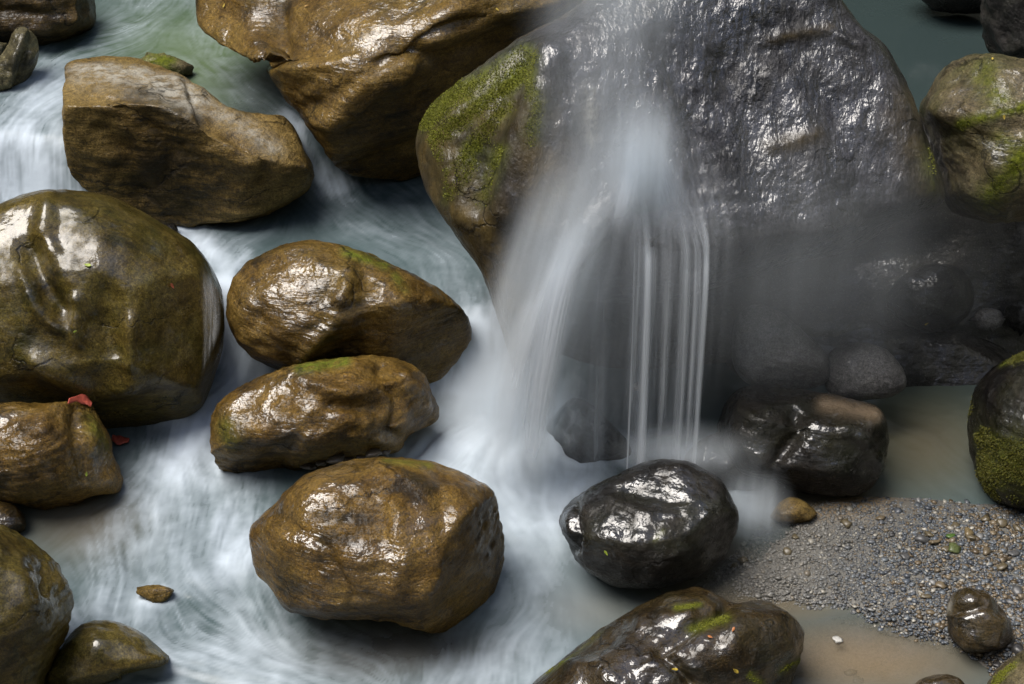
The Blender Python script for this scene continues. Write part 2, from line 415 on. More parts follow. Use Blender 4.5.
R_("boulder", "blocky tan boulder with flat split top and dark front between the two upper cascades",
   [(64,75),(67,62),(100,56),(140,58),(180,76),(215,98),(245,112),(285,117),(303,145),(315,172),(307,192),(280,208),(240,222),(190,226),(150,222),(110,203),(80,187),(67,165),(63,120)],
   "tan", (190,236), 0.7, center=(180,150), seed=4, tf=0.95, tb=0.7, n=3.6, facets=3, fdepth=0.06, lump=0.03, sig=1.0,
   pale=[([(85,66),(140,72),(195,98)],18,0.9),([(215,112),(250,130),(275,150)],9,0.6)],  # dry pale streaks, stronger along the top so it looks more lit
   planes=[((0.05,0.10,1.0),(150,114),0.62,0.01),((0.18,-0.05,1.0),(235,142),0.55,0.02,(1,0.35,0),(201,110,0.5)),((0.5,-0.2,0.9),(280,150),0.3,0.05),((-0.12,-0.93,-0.05),(125,104),0.80,0.02),((0.3,-0.9,-0.2),(245,160),0.72,0.04)],
   strokes=[([(150,125),(175,150),(160,180)],10,-0.05),([(215,150),(250,165),(290,175)],8,0.05),([(90,130),(120,145),(140,190)],12,-0.06),([(230,135),(262,160),(270,180)],6,-0.05)])
R_("rock", "small mossy rock in the green stream behind the blocky tan boulder", [(138,62),(148,55),(165,54),(182,60),(193,68),(186,76),(170,80),(150,76)], "mossy", (170,79), 1.45, seed=5, sub=4, cat="rock", moss=[([(150,58),(168,62)],10,0.8)])
# ---- top middle
R_("boulder", "long golden brown boulder with two lobes at the top beside the stream",
   [(195,15),(202,-30),(300,-70),(450,-80),(560,-60),(610,-20),(600,8),(565,30),(520,60),(475,92),(450,120),(440,160),(410,180),(365,177),(340,168),(318,140),(298,112),(284,100),(272,80),(264,66),(240,56),(215,42),(200,30)],
   "ochre", (380,181), 0.98, center=(400,50), seed=6, tf=1.3, tb=1.2, facets=6, fdepth=0.08, lump=0.05, n=2.3, sig=1.0,
   planes=[((0.35,-0.75,-0.42),(385,100),1.12,0.06),((-0.35,-0.1,0.9),(330,80),0.98,0.08),((0.3,-0.3,0.9),(480,20),1.05,0.1)],
   strokes=[([(262,70),(275,40),(300,10),(330,-20)],10,-0.13),([(300,112),(340,120),(375,85),(410,70)],8,0.09),([(380,60),(430,30),(500,10)],12,-0.1),([(400,50),(450,60),(520,30)],10,-0.1),([(330,150),(380,130),(430,110)],7,0.05),([(340,168),(390,150),(430,135)],6,-0.05)])
# ---- the waterfall boulder
B5_OUT = [(415,140),(432,103),(470,72),(520,38),(560,18),(600,-12),(660,-45),(760,-40),(830,-10),(858,22),(885,45),(908,85),(928,135),(946,185),(938,212),(895,228),(850,252),(790,266),(710,290),(655,303),(602,302),(572,300),(545,328),(526,378),(512,372),(500,330),(480,268),(450,228),(425,190)]
fall_base, _ = on_plane(650, 445, 0.0)
# distance at which the lip (650,290) stands straight above the foot of the fall
_r = ray(650, 295); LIP_D = (fall_base[1] + 0.15 - CAM[1]) / _r[1]
b5 = R_("boulder", "huge dark grey boulder streaming with water under the waterfall", B5_OUT, "fall", (650,303), 0, center=(640,150), pd=LIP_D, seed=8, sub=7, tf=1.35, tb=1.7, n=2.6,
   facets=5, fdepth=0.07, lump=0.03, rough=0.012, sig=1.0, terr=0.004,
   planes=[((0.12,-0.74,0.66),(740,270),1.0,0.12),((0,-0.35,0.94),(700,60),1.0,0.2),((-0.75,-0.45,0.5),(500,150),0.75,0.12),((0.1,0.1,1.0),(800,35),0.8,0.10,(0.0,1.0,-0.3),(800,42,0.5))],
   strokes=[([(600,228),(622,205)],14,0.06),([(600,225),(575,300)],14,0.05),([(520,60),(500,120),(480,200)],16,-0.12),([(545,50),(520,130),(510,210)],14,0.10),([(450,110),(445,150),(470,210)],14,0.08),
            ([(765,41),(800,30),(835,28),(862,44)],6,0.03),([(770,147),(815,135)],6,0.025),([(720,60),(750,130),(760,200)],12,-0.03),([(820,90),(850,150),(870,210)],13,-0.03),([(660,40),(690,110),(700,180)],13,-0.03),
            ([(780,70),(810,140),(820,230)],14,0.03),([(880,90),(900,150),(905,210)],11,0.03)],
   moss=[([(422,122),(455,98),(490,80),(525,58)],12,1.0),([(435,138),(475,110),(525,72)],10,1.0),([(450,170),(475,145),(505,105)],10,0.8),([(450,195),(470,165)],11,0.7),([(528,70),(537,105),(530,140)],9,0.7),([(480,200),(500,150)],10,0.5),([(440,150),(448,190)],10,0.5),([(925,150),(935,190)],9,0.4)],
   ochre=[([(430,150),(455,200),(500,270),(520,330)],45,1.0),([(470,120),(530,120),(545,200)],35,0.8),([(905,110),(930,190)],22,0.6),([(770,147),(815,135)],8,0.7),([(770,40),(830,27)],4,0.8)],
   pale=[([(478,92),(500,72),(520,55)],5,1.0),([(590,90),(592,140)],8,0.5)])
# ---- the cave under it
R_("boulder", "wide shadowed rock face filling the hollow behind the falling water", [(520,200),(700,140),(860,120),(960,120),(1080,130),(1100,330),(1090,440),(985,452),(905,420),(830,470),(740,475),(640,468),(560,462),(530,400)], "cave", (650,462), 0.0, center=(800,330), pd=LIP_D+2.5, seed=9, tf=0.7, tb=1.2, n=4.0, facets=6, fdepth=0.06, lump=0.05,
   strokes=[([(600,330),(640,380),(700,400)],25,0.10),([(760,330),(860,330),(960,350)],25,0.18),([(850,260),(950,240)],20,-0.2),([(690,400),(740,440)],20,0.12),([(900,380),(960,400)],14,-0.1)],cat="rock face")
R_("boulder", "streaked mossy grey boulder on the right beside the back pool", [(920,108),(935,80),(955,62),(985,54),(1010,55),(1050,70),(1090,120),(1085,185),(1050,215),(1010,222),(985,222),(960,214),(945,200),(936,165),(926,130)], "mossy", (985,214), 2.0, seed=10, tf=0.8, tb=1.3,
   strokes=[([(935,110),(980,118),(1024,108)],10,0.03),([(930,120),(960,150),(990,190)],10,-0.02),([(960,130),(1000,170)],8,0.02)], moss=[([(985,75),(1000,100)],14,0.55),([(960,125),(1000,112),(1030,105)],6,0.8),([(990,195),(1010,175),(1030,150)],12,1.0),([(1000,140),(1020,150)],10,0.5)])
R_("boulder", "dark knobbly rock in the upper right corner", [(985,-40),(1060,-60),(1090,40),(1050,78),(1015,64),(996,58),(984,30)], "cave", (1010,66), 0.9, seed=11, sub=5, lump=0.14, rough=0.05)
R_("boulder", "black rock at the top edge above the back pool", [(905,-30),(960,-50),(1000,-30),(996,8),(970,14),(930,8)], "dark", (960,14), 0.5, seed=12, sub=5)
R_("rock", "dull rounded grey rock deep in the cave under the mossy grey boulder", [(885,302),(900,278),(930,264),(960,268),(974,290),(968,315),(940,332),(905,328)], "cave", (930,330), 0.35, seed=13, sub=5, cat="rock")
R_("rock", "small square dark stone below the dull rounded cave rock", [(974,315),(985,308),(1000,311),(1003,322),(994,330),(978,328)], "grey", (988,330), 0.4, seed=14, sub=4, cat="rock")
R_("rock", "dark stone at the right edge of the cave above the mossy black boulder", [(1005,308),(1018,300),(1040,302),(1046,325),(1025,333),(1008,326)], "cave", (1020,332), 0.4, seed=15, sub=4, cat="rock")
R_("rock", "long smooth grey rock lying under the overhang right of the falling strands", [(732,335),(738,314),(756,304),(780,312),(806,334),(828,356),(828,380),(800,391),(770,390),(745,382),(732,362)], "grey", (790,391), 0.5, seed=16, cat="rock", facets=3, rough=0.008, lump=0.04)
R_("rock", "smooth egg shaped grey rock beside the long grey rock under the overhang", [(822,374),(832,350),(858,342),(885,349),(902,368),(906,386),(890,397),(858,400),(832,396)], "grey", (860,399), 0.45, seed=17, sub=5, cat="rock", facets=2, rough=0.008, lump=0.03)
R_("boulder", "square dark wet block with a sandy top beneath the overhang", [(716,440),(724,405),(742,388),(775,384),(815,392),(860,400),(882,410),(889,440),(884,470),(868,491),(840,496),(800,492),(770,480),(740,472),(722,458)], "dark", (840,495), 0.0, seed=18, tf=0.55, n=3.0, facets=4,
   planes=[((0.05,0.0,1.0),(830,412),0.35,0.02)],
   strokes=[([(795,415),(800,430),(775,465)],8,-0.08),([(770,410),(795,408)],7,0.04),([(850,430),(870,440)],8,0.05)], sand=[([(825,404),(850,408),(875,414)],8,0.9)])
R_("rock", "small dark pointed rock standing in the foam at the foot of the waterfall", [(546,430),(562,408),(576,398),(598,410),(628,442),(634,464),(600,470),(562,458)], "dark", (600,470), -0.1, seed=19, sub=5, cat="rock", facets=8, fdepth=0.3, tf=0.3)
R_("rock", "low dark wedge of rock between the falling strands and the square dark block", [(684,462),(700,440),(722,432),(742,446),(760,470),(764,488),(740,492),(705,480)], "cave", (740,490), 0.0, seed=20, sub=5, cat="rock", fdepth=0.2)
R_("bedrock", "low sloping sheet of shaded bedrock behind the grey rocks of the cave", [(700,420),(720,360),(780,332),(860,322),(960,330),(1030,352),(1060,400),(1000,430),(940,420),(890,424),(800,430)], "cave", (890,422), -0.5, center=(870,380), seed=41, tf=0.35, tb=0.8, n=3.0, lump=0.06, cat="bedrock")
# ---- left
R_("boulder", "great smooth olive brown boulder with glossy wet hollows at the left edge",
   [(-60,262),(-40,225),(0,203),(40,190),(80,191),(120,200),(160,222),(190,240),(210,265),(222,290),(225,330),(216,370),(206,400),(190,418),(150,430),(110,432),(70,425),(20,415),(-40,400),(-80,340)],
   "olive", (130,431), 0.0, center=(80,310), seed=21, tf=1.1, tb=0.9, facets=4, fdepth=0.07, lump=0.03, rough=0.008, n=2.6, terr=0.003,
   planes=[((0.0,-0.8,0.45),(90,330),0.98,0.12),((0.1,-0.85,-0.42),(80,366),0.97,0.08),((0.75,-0.6,0.3),(185,320),0.7,0.05)],
   strokes=[([(30,250),(45,290),(60,310)],13,-0.14),([(20,270),(35,310),(60,330)],5,0.07),([(105,290),(112,300)],11,-0.08),([(105,325),(112,352)],18,-0.13),([(35,362),(90,388),(132,380)],11,0.11),([(75,300),(78,340)],6,0.07),([(130,320),(128,365)],5,0.07),([(48,195),(45,225)],9,0.07),([(40,232),(50,250)],7,0.05),([(150,245),(175,260)],14,-0.05)])
R_("boulder", "rounded golden boulder with a dark right flank between the two middle chutes",
   [(227,300),(235,275),(255,258),(285,245),(315,241),(350,248),(385,262),(420,278),(450,297),(470,318),(470,340),(455,365),(432,384),(395,395),(340,392),(290,375),(255,361),(238,345),(228,322)],
   "ochre", (350,395), 0.2, center=(345,318), seed=22, tf=0.85, tb=0.7, facets=5, fdepth=0.06, lump=0.03,
   planes=[((0.4,-0.8,-0.25),(372,318),0.72,0.08)],
   strokes=[([(350,275),(335,320),(300,360)],8,0.05),([(365,270),(370,330),(330,370)],14,-0.06),([(240,340),(290,330),(340,300)],7,0.03)], moss=[([(345,252),(385,265)],5,0.8),([(395,275),(405,290)],4,0.5)])
R_("boulder", "knobbly golden boulder with an undercut base wedged above the foremost boulder",
   [(210,430),(215,408),(235,390),(265,375),(300,364),(345,357),(385,358),(410,364),(425,378),(435,400),(440,415),(425,428),(408,434),(400,450),(370,458),(330,462),(290,471),(250,475),(220,472),(212,450)],
   "ochre_b", (300,472), 0.0, center=(322,415), seed=23, tf=0.7, tb=0.55, facets=7, fdepth=0.12, lump=0.07, rough=0.035,
   planes=[((0.0,-0.8,-0.45),(320,436),0.56,0.03),((0.9,-0.3,0.2),(405,400),0.3,0.03)],
   strokes=[([(300,380),(350,395),(380,385)],8,0.06),([(330,405),(370,410)],8,-0.07),([(380,370),(395,400),(390,430)],6,-0.07),([(405,380),(420,410)],6,0.06)], moss=[([(300,368),(345,361)],6,0.9),([(225,425),(230,440)],9,0.4)])
R_("boulder", "massive golden brown boulder with a vertical glossy streak, foremost in the pool",
   [(250,540),(252,525),(268,508),(288,490),(305,475),(340,463),(380,457),(420,460),(455,470),(480,480),(495,492),(500,520),(504,550),(498,580),(485,605),(465,625),(445,634),(415,631),(390,621),(355,618),(320,619),(290,612),(270,590),(255,572)],
   "ochre_b", (440,633), 0.0, center=(378,545), seed=24, tf=0.95, tb=0.75, facets=6, fdepth=0.08, lump=0.035, rough=0.02,
   planes=[((0.0,-0.45,0.9),(390,500),0.72,0.05),((-0.1,-0.95,0.12),(400,570),0.93,0.08),((0.85,-0.45,-0.15),(442,540),0.82,0.06),((-0.1,-0.8,-0.5),(370,600),0.68,0.06),((-0.7,-0.55,0.2),(290,540),0.62,0.06)],
   strokes=[([(395,505),(400,560),(395,600)],8,0.05),([(275,515),(320,545),(350,600)],9,-0.05),([(440,480),(445,540),(440,600)],10,-0.04),([(380,470),(420,490),(490,490)],8,0.04)], moss=[([(385,460),(430,465)],4,0.5)])
R_("boulder", "lumpy orange brown boulder at the left edge below the great olive boulder",
   [(-40,430),(-20,408),(10,402),(50,404),(85,401),(100,420),(112,445),(118,462),(123,480),(118,493),(95,497),(75,505),(45,509),(15,503),(-20,495),(-50,470)],
   "ochre_b", (60,508), 0.0, center=(45,455), seed=25, tf=0.7, fdepth=0.12, lump=0.06, rough=0.03,
   planes=[((0.2,-0.8,-0.45),(50,485),0.45,0.04)], strokes=[([(75,405),(78,440),(85,480)],7,-0.06),([(100,420),(95,450)],8,0.04)], moss=[([(95,420),(105,445)],11,0.55)])
R_("rock", "small dark rock tucked between the two boulders at the left edge", [(-20,515),(-5,502),(12,504),(24,515),(24,530),(0,540),(-20,535)], "brown", (10,536), 0.0, seed=26, sub=5, cat="rock")
R_("boulder", "mustard brown boulder cut by the frame in the lower left corner", [(-50,562),(-30,538),(0,524),(30,540),(55,562),(68,585),(73,605),(65,635),(50,668),(35,705),(0,725),(-50,705),(-75,620)], "olive", (20,715), 0.0, center=(0,620), seed=27, tf=0.8, rough=0.02,
   planes=[((0.5,-0.8,0.0),(45,620),0.5,0.05)], strokes=[([(45,565),(48,590)],5,-0.05),([(20,560),(30,600)],10,0.04)])
R_("rock", "low flat olive rock lying in the water beside the lower left boulder", [(40,680),(55,655),(75,630),(95,620),(120,622),(145,635),(160,648),(170,658),(162,666),(130,672),(110,682),(85,690),(55,692)], "olive", (110,680), -0.03, seed=28, sub=5, cat="rock", tf=0.35)
R_("rock", "tiny brown rock just breaking the surface in the foaming lower pool", [(136,592),(145,586),(160,585),(174,590),(168,598),(157,604),(148,600)], "ochre", (157,602), -0.02, seed=29, sub=4, cat="rock")
R_("rock", "little black stone perched at the lip beside the great olive boulder", [(165,228),(170,223),(176,225),(178,232),(172,237),(166,235)], "dark", (172,236), 0.72, seed=30, sub=4, cat="rock")
# ---- right and foreground
R_("boulder", "glossy black boulder with bluish wet sheen in the middle of the pool",
   [(560,525),(565,508),(580,495),(600,482),(625,470),(650,461),(680,460),(705,468),(720,480),(730,495),(739,515),(735,535),(722,560),(705,572),(690,580),(655,589),(620,588),(595,576),(578,562),(570,545)],
   "dark", (650,588), 0.0, center=(650,525), seed=31, tf=0.7, facets=5, fdepth=0.08, lump=0.03,
   planes=[((-0.15,-0.25,0.95),(640,510),0.5,0.06),((-0.2,-0.95,0.1),(640,550),0.62,0.05),((0.65,-0.7,0.1),(700,540),0.45,0.05)],
   strokes=[([(575,500),(577,550)],4,-0.06),([(630,490),(680,500)],6,-0.03),([(610,500),(650,515)],6,0.03)], moss=[([(655,540),(662,532)],3,0.3)])
R_("boulder", "broad umber boulder with moss patches and fallen leaves at the bottom edge",
   [(525,690),(560,660),(600,630),(640,605),(670,592),(700,588),(720,595),(735,601),(765,602),(790,612),(805,632),(801,655),(792,680),(770,725),(680,745),(580,740),(530,715)],
   "darkbrown", (790,690), 0.0, center=(670,665), seed=32, tf=0.7, facets=5, fdepth=0.07, lump=0.05,
   planes=[((-0.2,0.0,1.0),(620,650),0.6,0.08)],
   strokes=[([(735,600),(700,620),(660,650),(690,684)],7,-0.08),([(740,612),(730,650)],12,0.06),([(560,670),(600,668),(620,684)],9,0.06),([(640,620),(690,612)],8,0.04)],
   moss=[([(676,608),(700,604)],3,0.7),([(690,630),(725,618)],5,0.6),([(750,675),(762,684)],3,0.7),([(545,672),(600,632)],3,0.7),([(780,672),(800,660)],3,0.5)])
R_("boulder", "black boulder with a shaggy moss coat at the right edge", [(968,420),(972,395),(985,375),(1005,360),(1040,348),(1085,380),(1095,440),(1075,500),(1030,511),(995,503),(978,480),(970,450)], "dark", (1020,510), 0.0, center=(1030,430), seed=33, tf=0.8, lump=0.04, facets=4,
   moss=[([(985,470),(1024,465),(1050,480)],26,0.5),([(980,440),(1010,445)],10,0.4),([(1000,362),(1024,355)],4,0.7)])
R_("rock", "brown heart shaped rock on the gravel bar", [(947,610),(952,596),(965,588),(985,591),(998,605),(1010,622),(1012,640),(1000,651),(980,653),(965,651),(950,635)], "darkbrown", (980,653), 0.05, seed=34, sub=5, cat="rock", facets=3, lump=0.06, strokes=[([(955,612),(985,606),(1000,612)],5,-0.05)], pale=[([(950,600),(948,612)],3,0.5)])
R_("boulder", "green tinged boulder in the lower right corner", [(972,725),(985,690),(998,668),(1024,651),(1060,645),(1095,690),(1060,745)], "mossy", (1000,720), 0.0, seed=35, sub=5, moss=[([(985,690),(1010,660)],7,0.9)])
R_("rock", "brown rock rising from the sandy shallows at the bottom edge", [(903,704),(912,686),(925,677),(945,674),(962,680),(972,702),(940,720)], "darkbrown", (940,715), 0.0, seed=36, sub=5, cat="rock")
R_("rock", "tan pointed rock half sunk in the sand below the square dark block", [(770,516),(779,503),(790,497),(804,501),(817,513),(810,521),(792,525),(777,522)], "tan", (792,524), 0.0, seed=37, tf=0.14, tb=0.2, n=2.0, sub=5, facets=4, fdepth=0.15, cat="rock")

# ------------------------------------------------------------------ ground
GRAVEL = [(650,628),(668,598),(692,572),(722,546),(752,512),(775,482),(800,492),(840,503),(872,493),(905,484),(940,482),(985,505),(1090,505),(1100,690),(1000,690),(985,662),(950,648),(905,634),(860,622),(820,610),(770,606)]
SAND = [(830,480),(905,470),(900,490),(870,520),(800,520),(770,500)]
def axis(lo, hi, step, far, k=26):
    a = np.arange(lo, hi + 1e-6, step); e = np.geomspace(step, far, k).cumsum(); e = e / e[-1] * far
    return np.concatenate([(lo - e)[::-1], a, hi + e])
gx, gy = axis(-6.5, 6.5, 0.05, 90), axis(-5.5, 10.0, 0.05, 90)
GX, GY = np.meshgrid(gx, gy, indexing='ij')
P0 = np.stack([GX.ravel(), GY.ravel(), np.zeros(GX.size)], 1)
gu, gv, gd = project(P0); gu = np.where(gd > 1, gu, -9999)
sandm = in_poly(gu, gv, SAND).astype(float).reshape(GX.shape)
bar = np.maximum(in_poly(gu, gv, GRAVEL).reshape(GX.shape), 1.0 * sandm)
core = (np.abs(GX) < 6.6) & (GY > -5.6) & (GY < 10.1)
bar = np.where(core, blur2(bar, 4), 0)
sh = blur2(in_poly(gu, gv, [(560,620),(700,560),(800,480),(1100,470),(1100,760),(700,760),(560,700)]).astype(float).reshape(GX.shape), 5)
H = -0.55 + 0.45 * sh + 0.15 * bar
H += 0.03 * blur2(sandm, 3) * core
H += 0.07 * bar * smooth(860, 1010, gu).reshape(GX.shape)
H -= 0.01 * bar * smooth(800, 720, gu).reshape(GX.shape) * core
H += (0.03 * fbm(P0 * 1.6, 3, 3) + 0.012 * fbm(P0 * 6.0, 4, 2)).reshape(GX.shape) * sh
nz = fbm(P0 * 0.25, 11, 4).reshape(GX.shape)
up2 = smooth(2.2, 4.2, GY) * smooth(4.5, 2.0, GX)        # the bed climbs towards the upper stream
H += 1.1 * up2
sky_narrowing_wall = 18 * smooth(7.5, 11.0, GX + 1.2 * nz) + 20 * smooth(11.0, 16, GY + 1.5 * nz) + 15 * smooth(-10, -15, GX + 1.5 * nz) + 20 * smooth(-15.5, -19, GY + 0.8 * nz)  # unseen gorge walls, raised and drawn close to narrow the sky and darken reflections
H = H + np.minimum(sky_narrowing_wall, 21) * (1 + 0.25 * nz)
t = NT("riverbed_and_unseen_gorge"); tc = t.new("ShaderNodeTexCoord").outputs["Object"]
n1 = t.noise(tc, 0.6, 9, 0.65); n2 = t.noise(tc, 40, 5, 0.7)
bedc = t.mix(t.attr("sand").outputs["Fac"], t.ramp(n2, [(0.3, (0.09, 0.088, 0.082)), (0.7, (0.17, 0.16, 0.14))]), t.ramp(n2, [(0.3, (0.20, 0.145, 0.085)), (0.7, (0.32, 0.24, 0.15))]))
wallc = t.ramp(n1, [(0.35, (0.02, 0.03, 0.012)), (0.6, (0.06, 0.065, 0.035))])
sep = t.new("ShaderNodeSeparateXYZ"); t.link(tc, sep.inputs[0])
c = t.mix(t.ramp(sep.outputs[2], [(0.0, 0.0), (1.0, 1.0)]), bedc, wallc)
p = t.new("ShaderNodeBsdfPrincipled"); t.link(c, p.inputs["Base Color"]); p.inputs["Roughness"].default_value = 0.6
t.link(t.bump(n2, 0.3, 0.02), p.inputs["Normal"]); t.link(p.outputs[0], t.out.inputs[0])
ground = mesh_obj("ground", np.stack([GX.ravel(), GY.ravel(), H.ravel()], 1), grid_faces(*GX.shape), t.m); tag(ground, kind="structure")
attr(ground, "sand", np.clip(blur2(sandm * core, 2) * 1.3 + np.clip(1 - 1.6 * bar, 0, 1) * sh * core, 0, 1).ravel())
def ground_h(x, y):
    i = np.clip(np.searchsorted(gx, x), 1, len(gx) - 1); j = np.clip(np.searchsorted(gy, y), 1, len(gy) - 1)
    return H[i, j]

# ------------------------------------------------------------------ flowing water: one surface that steps down from pool to pool
WS = 0.022
wx = np.arange(-6.4, 6.2, WS); wy = np.arange(-5.2, 10.2, WS)
WX, WY = np.meshgrid(wx, wy, indexing='ij')
def wpoly(pts, z): return [tuple(on_plane(u, v, z)[0][:2]) for u, v in pts]
up_poly = wpoly([(-200,-150),(-200,150),(-60,145),(0,142),(35,146),(75,150),(180,140),(280,126),(300,126),(318,132),(420,80),(640,0),(640,-150)], 1.45)
mid_poly = wpoly([(-200,-60),(-200,300),(100,285),(190,280),(214,300),(232,302),(300,318),(430,322),(465,326),(505,326),(530,300),(560,180),(640,40),(700,-80)], 0.7)
mU = blur2(in_poly(WX, WY, up_poly).astype(float), 0.13 / WS)
mM = blur2(np.maximum(in_poly(WX, WY, mid_poly), in_poly(WX, WY, up_poly)).astype(float), 0.15 / WS)
WZ = 0.70 * mM + 0.75 * mU
Pw = np.stack([WX.ravel(), WY.ravel(), WZ.ravel()], 1)
wu, wv, _ = project(Pw)

# strokes of current: pixels along the flow, width, whiteness
FLOW = [
 ([(160,-30),(140,20),(95,55),(55,85),(25,112)], 26, 0.24), ([(190,-30),(200,20),(215,55),(250,90),(285,112)], 20, 0.20), ([(120,100),(170,60),(230,80)], 10, 0.15),
 ([(60,80),(30,108),(18,135)], 26, 0.55), ([(-20,120),(0,140),(10,190)], 22, 0.6), ([(25,125),(30,150),(34,190)], 22, 0.75), ([(55,130),(60,160),(62,190)], 14, 0.7), ([(20,190),(60,193),(100,205),(160,225),(195,238)], 11, 0.8),
 ([(284,112),(296,122),(304,145),(314,168),(322,180)], 6, 0.95), ([(316,172),(330,185),(350,195)], 12, 0.75),
 ([(335,185),(380,205),(430,240),(470,290)], 40, 0.20), ([(400,210),(445,260),(480,305)], 22, 0.26), ([(330,215),(350,225),(400,240)], 14, 0.3),
 ([(462,312),(466,335),(468,372)], 9, 0.9), ([(476,312),(481,340),(484,375)], 10, 1.0), ([(492,310),(500,345),(503,380)], 10, 0.9),
 ([(330,205),(280,225),(235,238),(210,262)], 16, 0.12), ([(182,232),(205,243),(222,262),(222,300)], 14, 0.85), ([(245,255),(230,272),(226,300),(228,340)], 8, 0.75),
 ([(205,258),(212,300),(206,350),(204,395)], 10, 0.55), ([(222,300),(230,345),(238,372),(225,395)], 13, 1.0), ([(262,372),(240,380),(210,405),(185,450)], 18, 1.0),
 ([(215,395),(195,430),(170,480),(150,540),(130,600)], 34, 0.75), ([(200,430),(215,480),(235,540),(240,600)], 34, 0.62), ([(225,470),(245,500),(250,560),(280,620)], 26, 0.45),
 ([(120,570),(140,585),(180,590),(220,580)], 24, 0.42), ([(90,640),(170,640),(260,650),(350,680)], 45, 0.50), ([(230,590),(300,650),(380,690)], 30, 0.42), ([(180,660),(280,700)], 40, 0.48),
 ([(505,370),(470,390),(430,430),(420,455)], 30, 1.0), ([(530,400),(480,420),(440,450)], 34, 1.0), ([(545,410),(510,450),(505,490),(515,540)], 36, 0.95), ([(560,440),(560,480),(545,520),(540,570)], 28, 0.8),
 ([(590,450),(650,452),(700,450),(735,470),(748,510)], 14, 0.9), ([(575,460),(600,470),(560,500)], 16, 0.8),
 ([(515,500),(525,560),(540,610),(500,660),(440,690)], 36, 0.42), ([(560,540),(575,590),(560,630),(530,670)], 26, 0.30), ([(505,560),(510,620),(470,670)], 24, 0.4),
 ([(740,510),(760,520),(770,500)], 18, 0.4), ([(880,430),(930,440),(960,470)], 40, 0.02), ([(900,640),(850,660),(820,690)], 40, 0.02), ([(100,500),(80,520),(110,530)], 30, 0.04), ([(340,640),(400,645),(470,650)], 18, 0.12),
]
foam = np.zeros(len(wu)); fx = np.full(len(wu), 1e-6); fy = np.full(len(wu), -2e-6)
for pts, wd, am in FLOW:
    d, _, du, dv = seg_dist(wu, wv, pts)
    foam = np.maximum(foam, am * np.exp(-(d / wd) ** 2)) + 0.18 * am * np.exp(-(d / (1.8 * wd)) ** 2)
    w = np.exp(-(d / (1.6 * wd)) ** 2) + 1e-3 / (1 + (d / wd) ** 2)
    fx += w * du; fy += -w * dv * 1.75
sp = np.hypot(fx, fy) + 1e-9; fx /= sp; fy /= sp
turb = fbm(Pw * 1.3, 21, 3); ang = 0.8 * turb
fx, fy = fx * np.cos(ang) - fy * np.sin(ang), fx * np.sin(ang) + fy * np.cos(ang)
FX, FY = fx.reshape(WX.shape), fy.reshape(WX.shape)
def sample(A, i, j):
    i = np.clip(i, 0, A.shape[0] - 1.001); j = np.clip(j, 0, A.shape[1] - 1.001)
    a = i.astype(np.int32); b = j.astype(np.int32); f = i - a; g = j - b
    return (A[a, b] * (1 - f) + A[a + 1, b] * f) * (1 - g) + (A[a, b + 1] * (1 - f) + A[a + 1, b + 1] * f) * g
def lic(N, steps, h):
    I, J = np.meshgrid(np.arange(WX.shape[0], dtype=np.float32), np.arange(WX.shape[1], dtype=np.float32), indexing='ij')
    acc = N.copy()
    for sgn in (1, -1):
        i, j = I.copy(), J.copy()
        for k in range(steps):
            ax, ay = sample(FX, i, j), sample(FY, i, j)
            i = i + sgn * h * ax; j = j + sgn * h * ay
            acc += sample(N, i, j)
    acc -= acc.mean(); return acc / acc.std()
rn = np.random.default_rng(3)
N1 = rn.normal(size=WX.shape).astype(np.float32)
L1 = lic(N1, 7, 1.0); L2 = lic(blur2(rn.normal(size=WX.shape), 1.3).astype(np.float32), 12, 1.0); L3 = lic(blur2(rn.normal(size=WX.shape), 4.0).astype(np.float32), 16, 1.6)
mott = fbm(Pw * np.array([5.0, 5.0, 5.0]), 77, 4)
mott2 = fbm(Pw * np.array([12.0, 12.0, 12.0]), 79, 3)
st = (0.75 * L1 + 0.28 * L2 + 0.15 * L3).ravel() + 2.1 * mott + 1.2 * mott2 + 0.35 * N1.ravel() * 0
patch = fbm(Pw * 1.6, 31, 4)
gz = np.hypot(*np.gradient(WZ, WS)).ravel()
calm = np.exp(-((wu - 540) / 70) ** 2 - ((wv - 590) / 80) ** 2)
midpool_shade = smooth(240, 300, wu) * smooth(520, 470, wu) * smooth(180, 200, wv) * smooth(310, 285, wv)
foam = foam * (1 - 0.35 * midpool_shade)  # foam whiteness cut here to tone in the middle pool's shade
con = (0.20 + 0.20 * smooth(0.1, 0.8, gz)) * (1 - 0.55 * calm)
col_ = np.zeros(WX.shape)
for (ob, P_, F_, N_, m_) in ROCKS.values():
    ii = np.round((P_[:, 0] - wx[0]) / WS).astype(int); jj = np.round((P_[:, 1] - wy[0]) / WS).astype(int)
    ok = (ii >= 0) & (ii < WX.shape[0]) & (jj >= 0) & (jj < WX.shape[1]); ii, jj, pz = ii[ok], jj[ok], P_[ok, 2]
    ok = np.abs(pz - WZ[ii, jj]) < 0.035; col_[ii[ok], jj[ok]] = 1.0
collar = np.clip(blur2(col_, 2.2) * 3.0, 0, 1).ravel() * np.clip(0.5 + 0.9 * fbm(Pw * 4.0, 88, 3), 0, 1)
active = smooth(0.10, 0.5, foam)
fo = np.clip(foam * (0.56 + 0.38 * smooth(0.25, 0.9, gz)) + foam * (1.25 - foam) * con * st + 0.55 * patch * foam + 0.6 * collar * active, 0, 1)
fo = np.maximum(fo, 0.22 * calm)
soft = np.exp(-(((wu - 505) / 75) ** 2 + ((wv - 440) / 60) ** 2))     # the plunge: smooth white
fo = np.clip(fo * (1 - 0.6 * soft) + 0.95 * soft * 0.85, 0, 1)
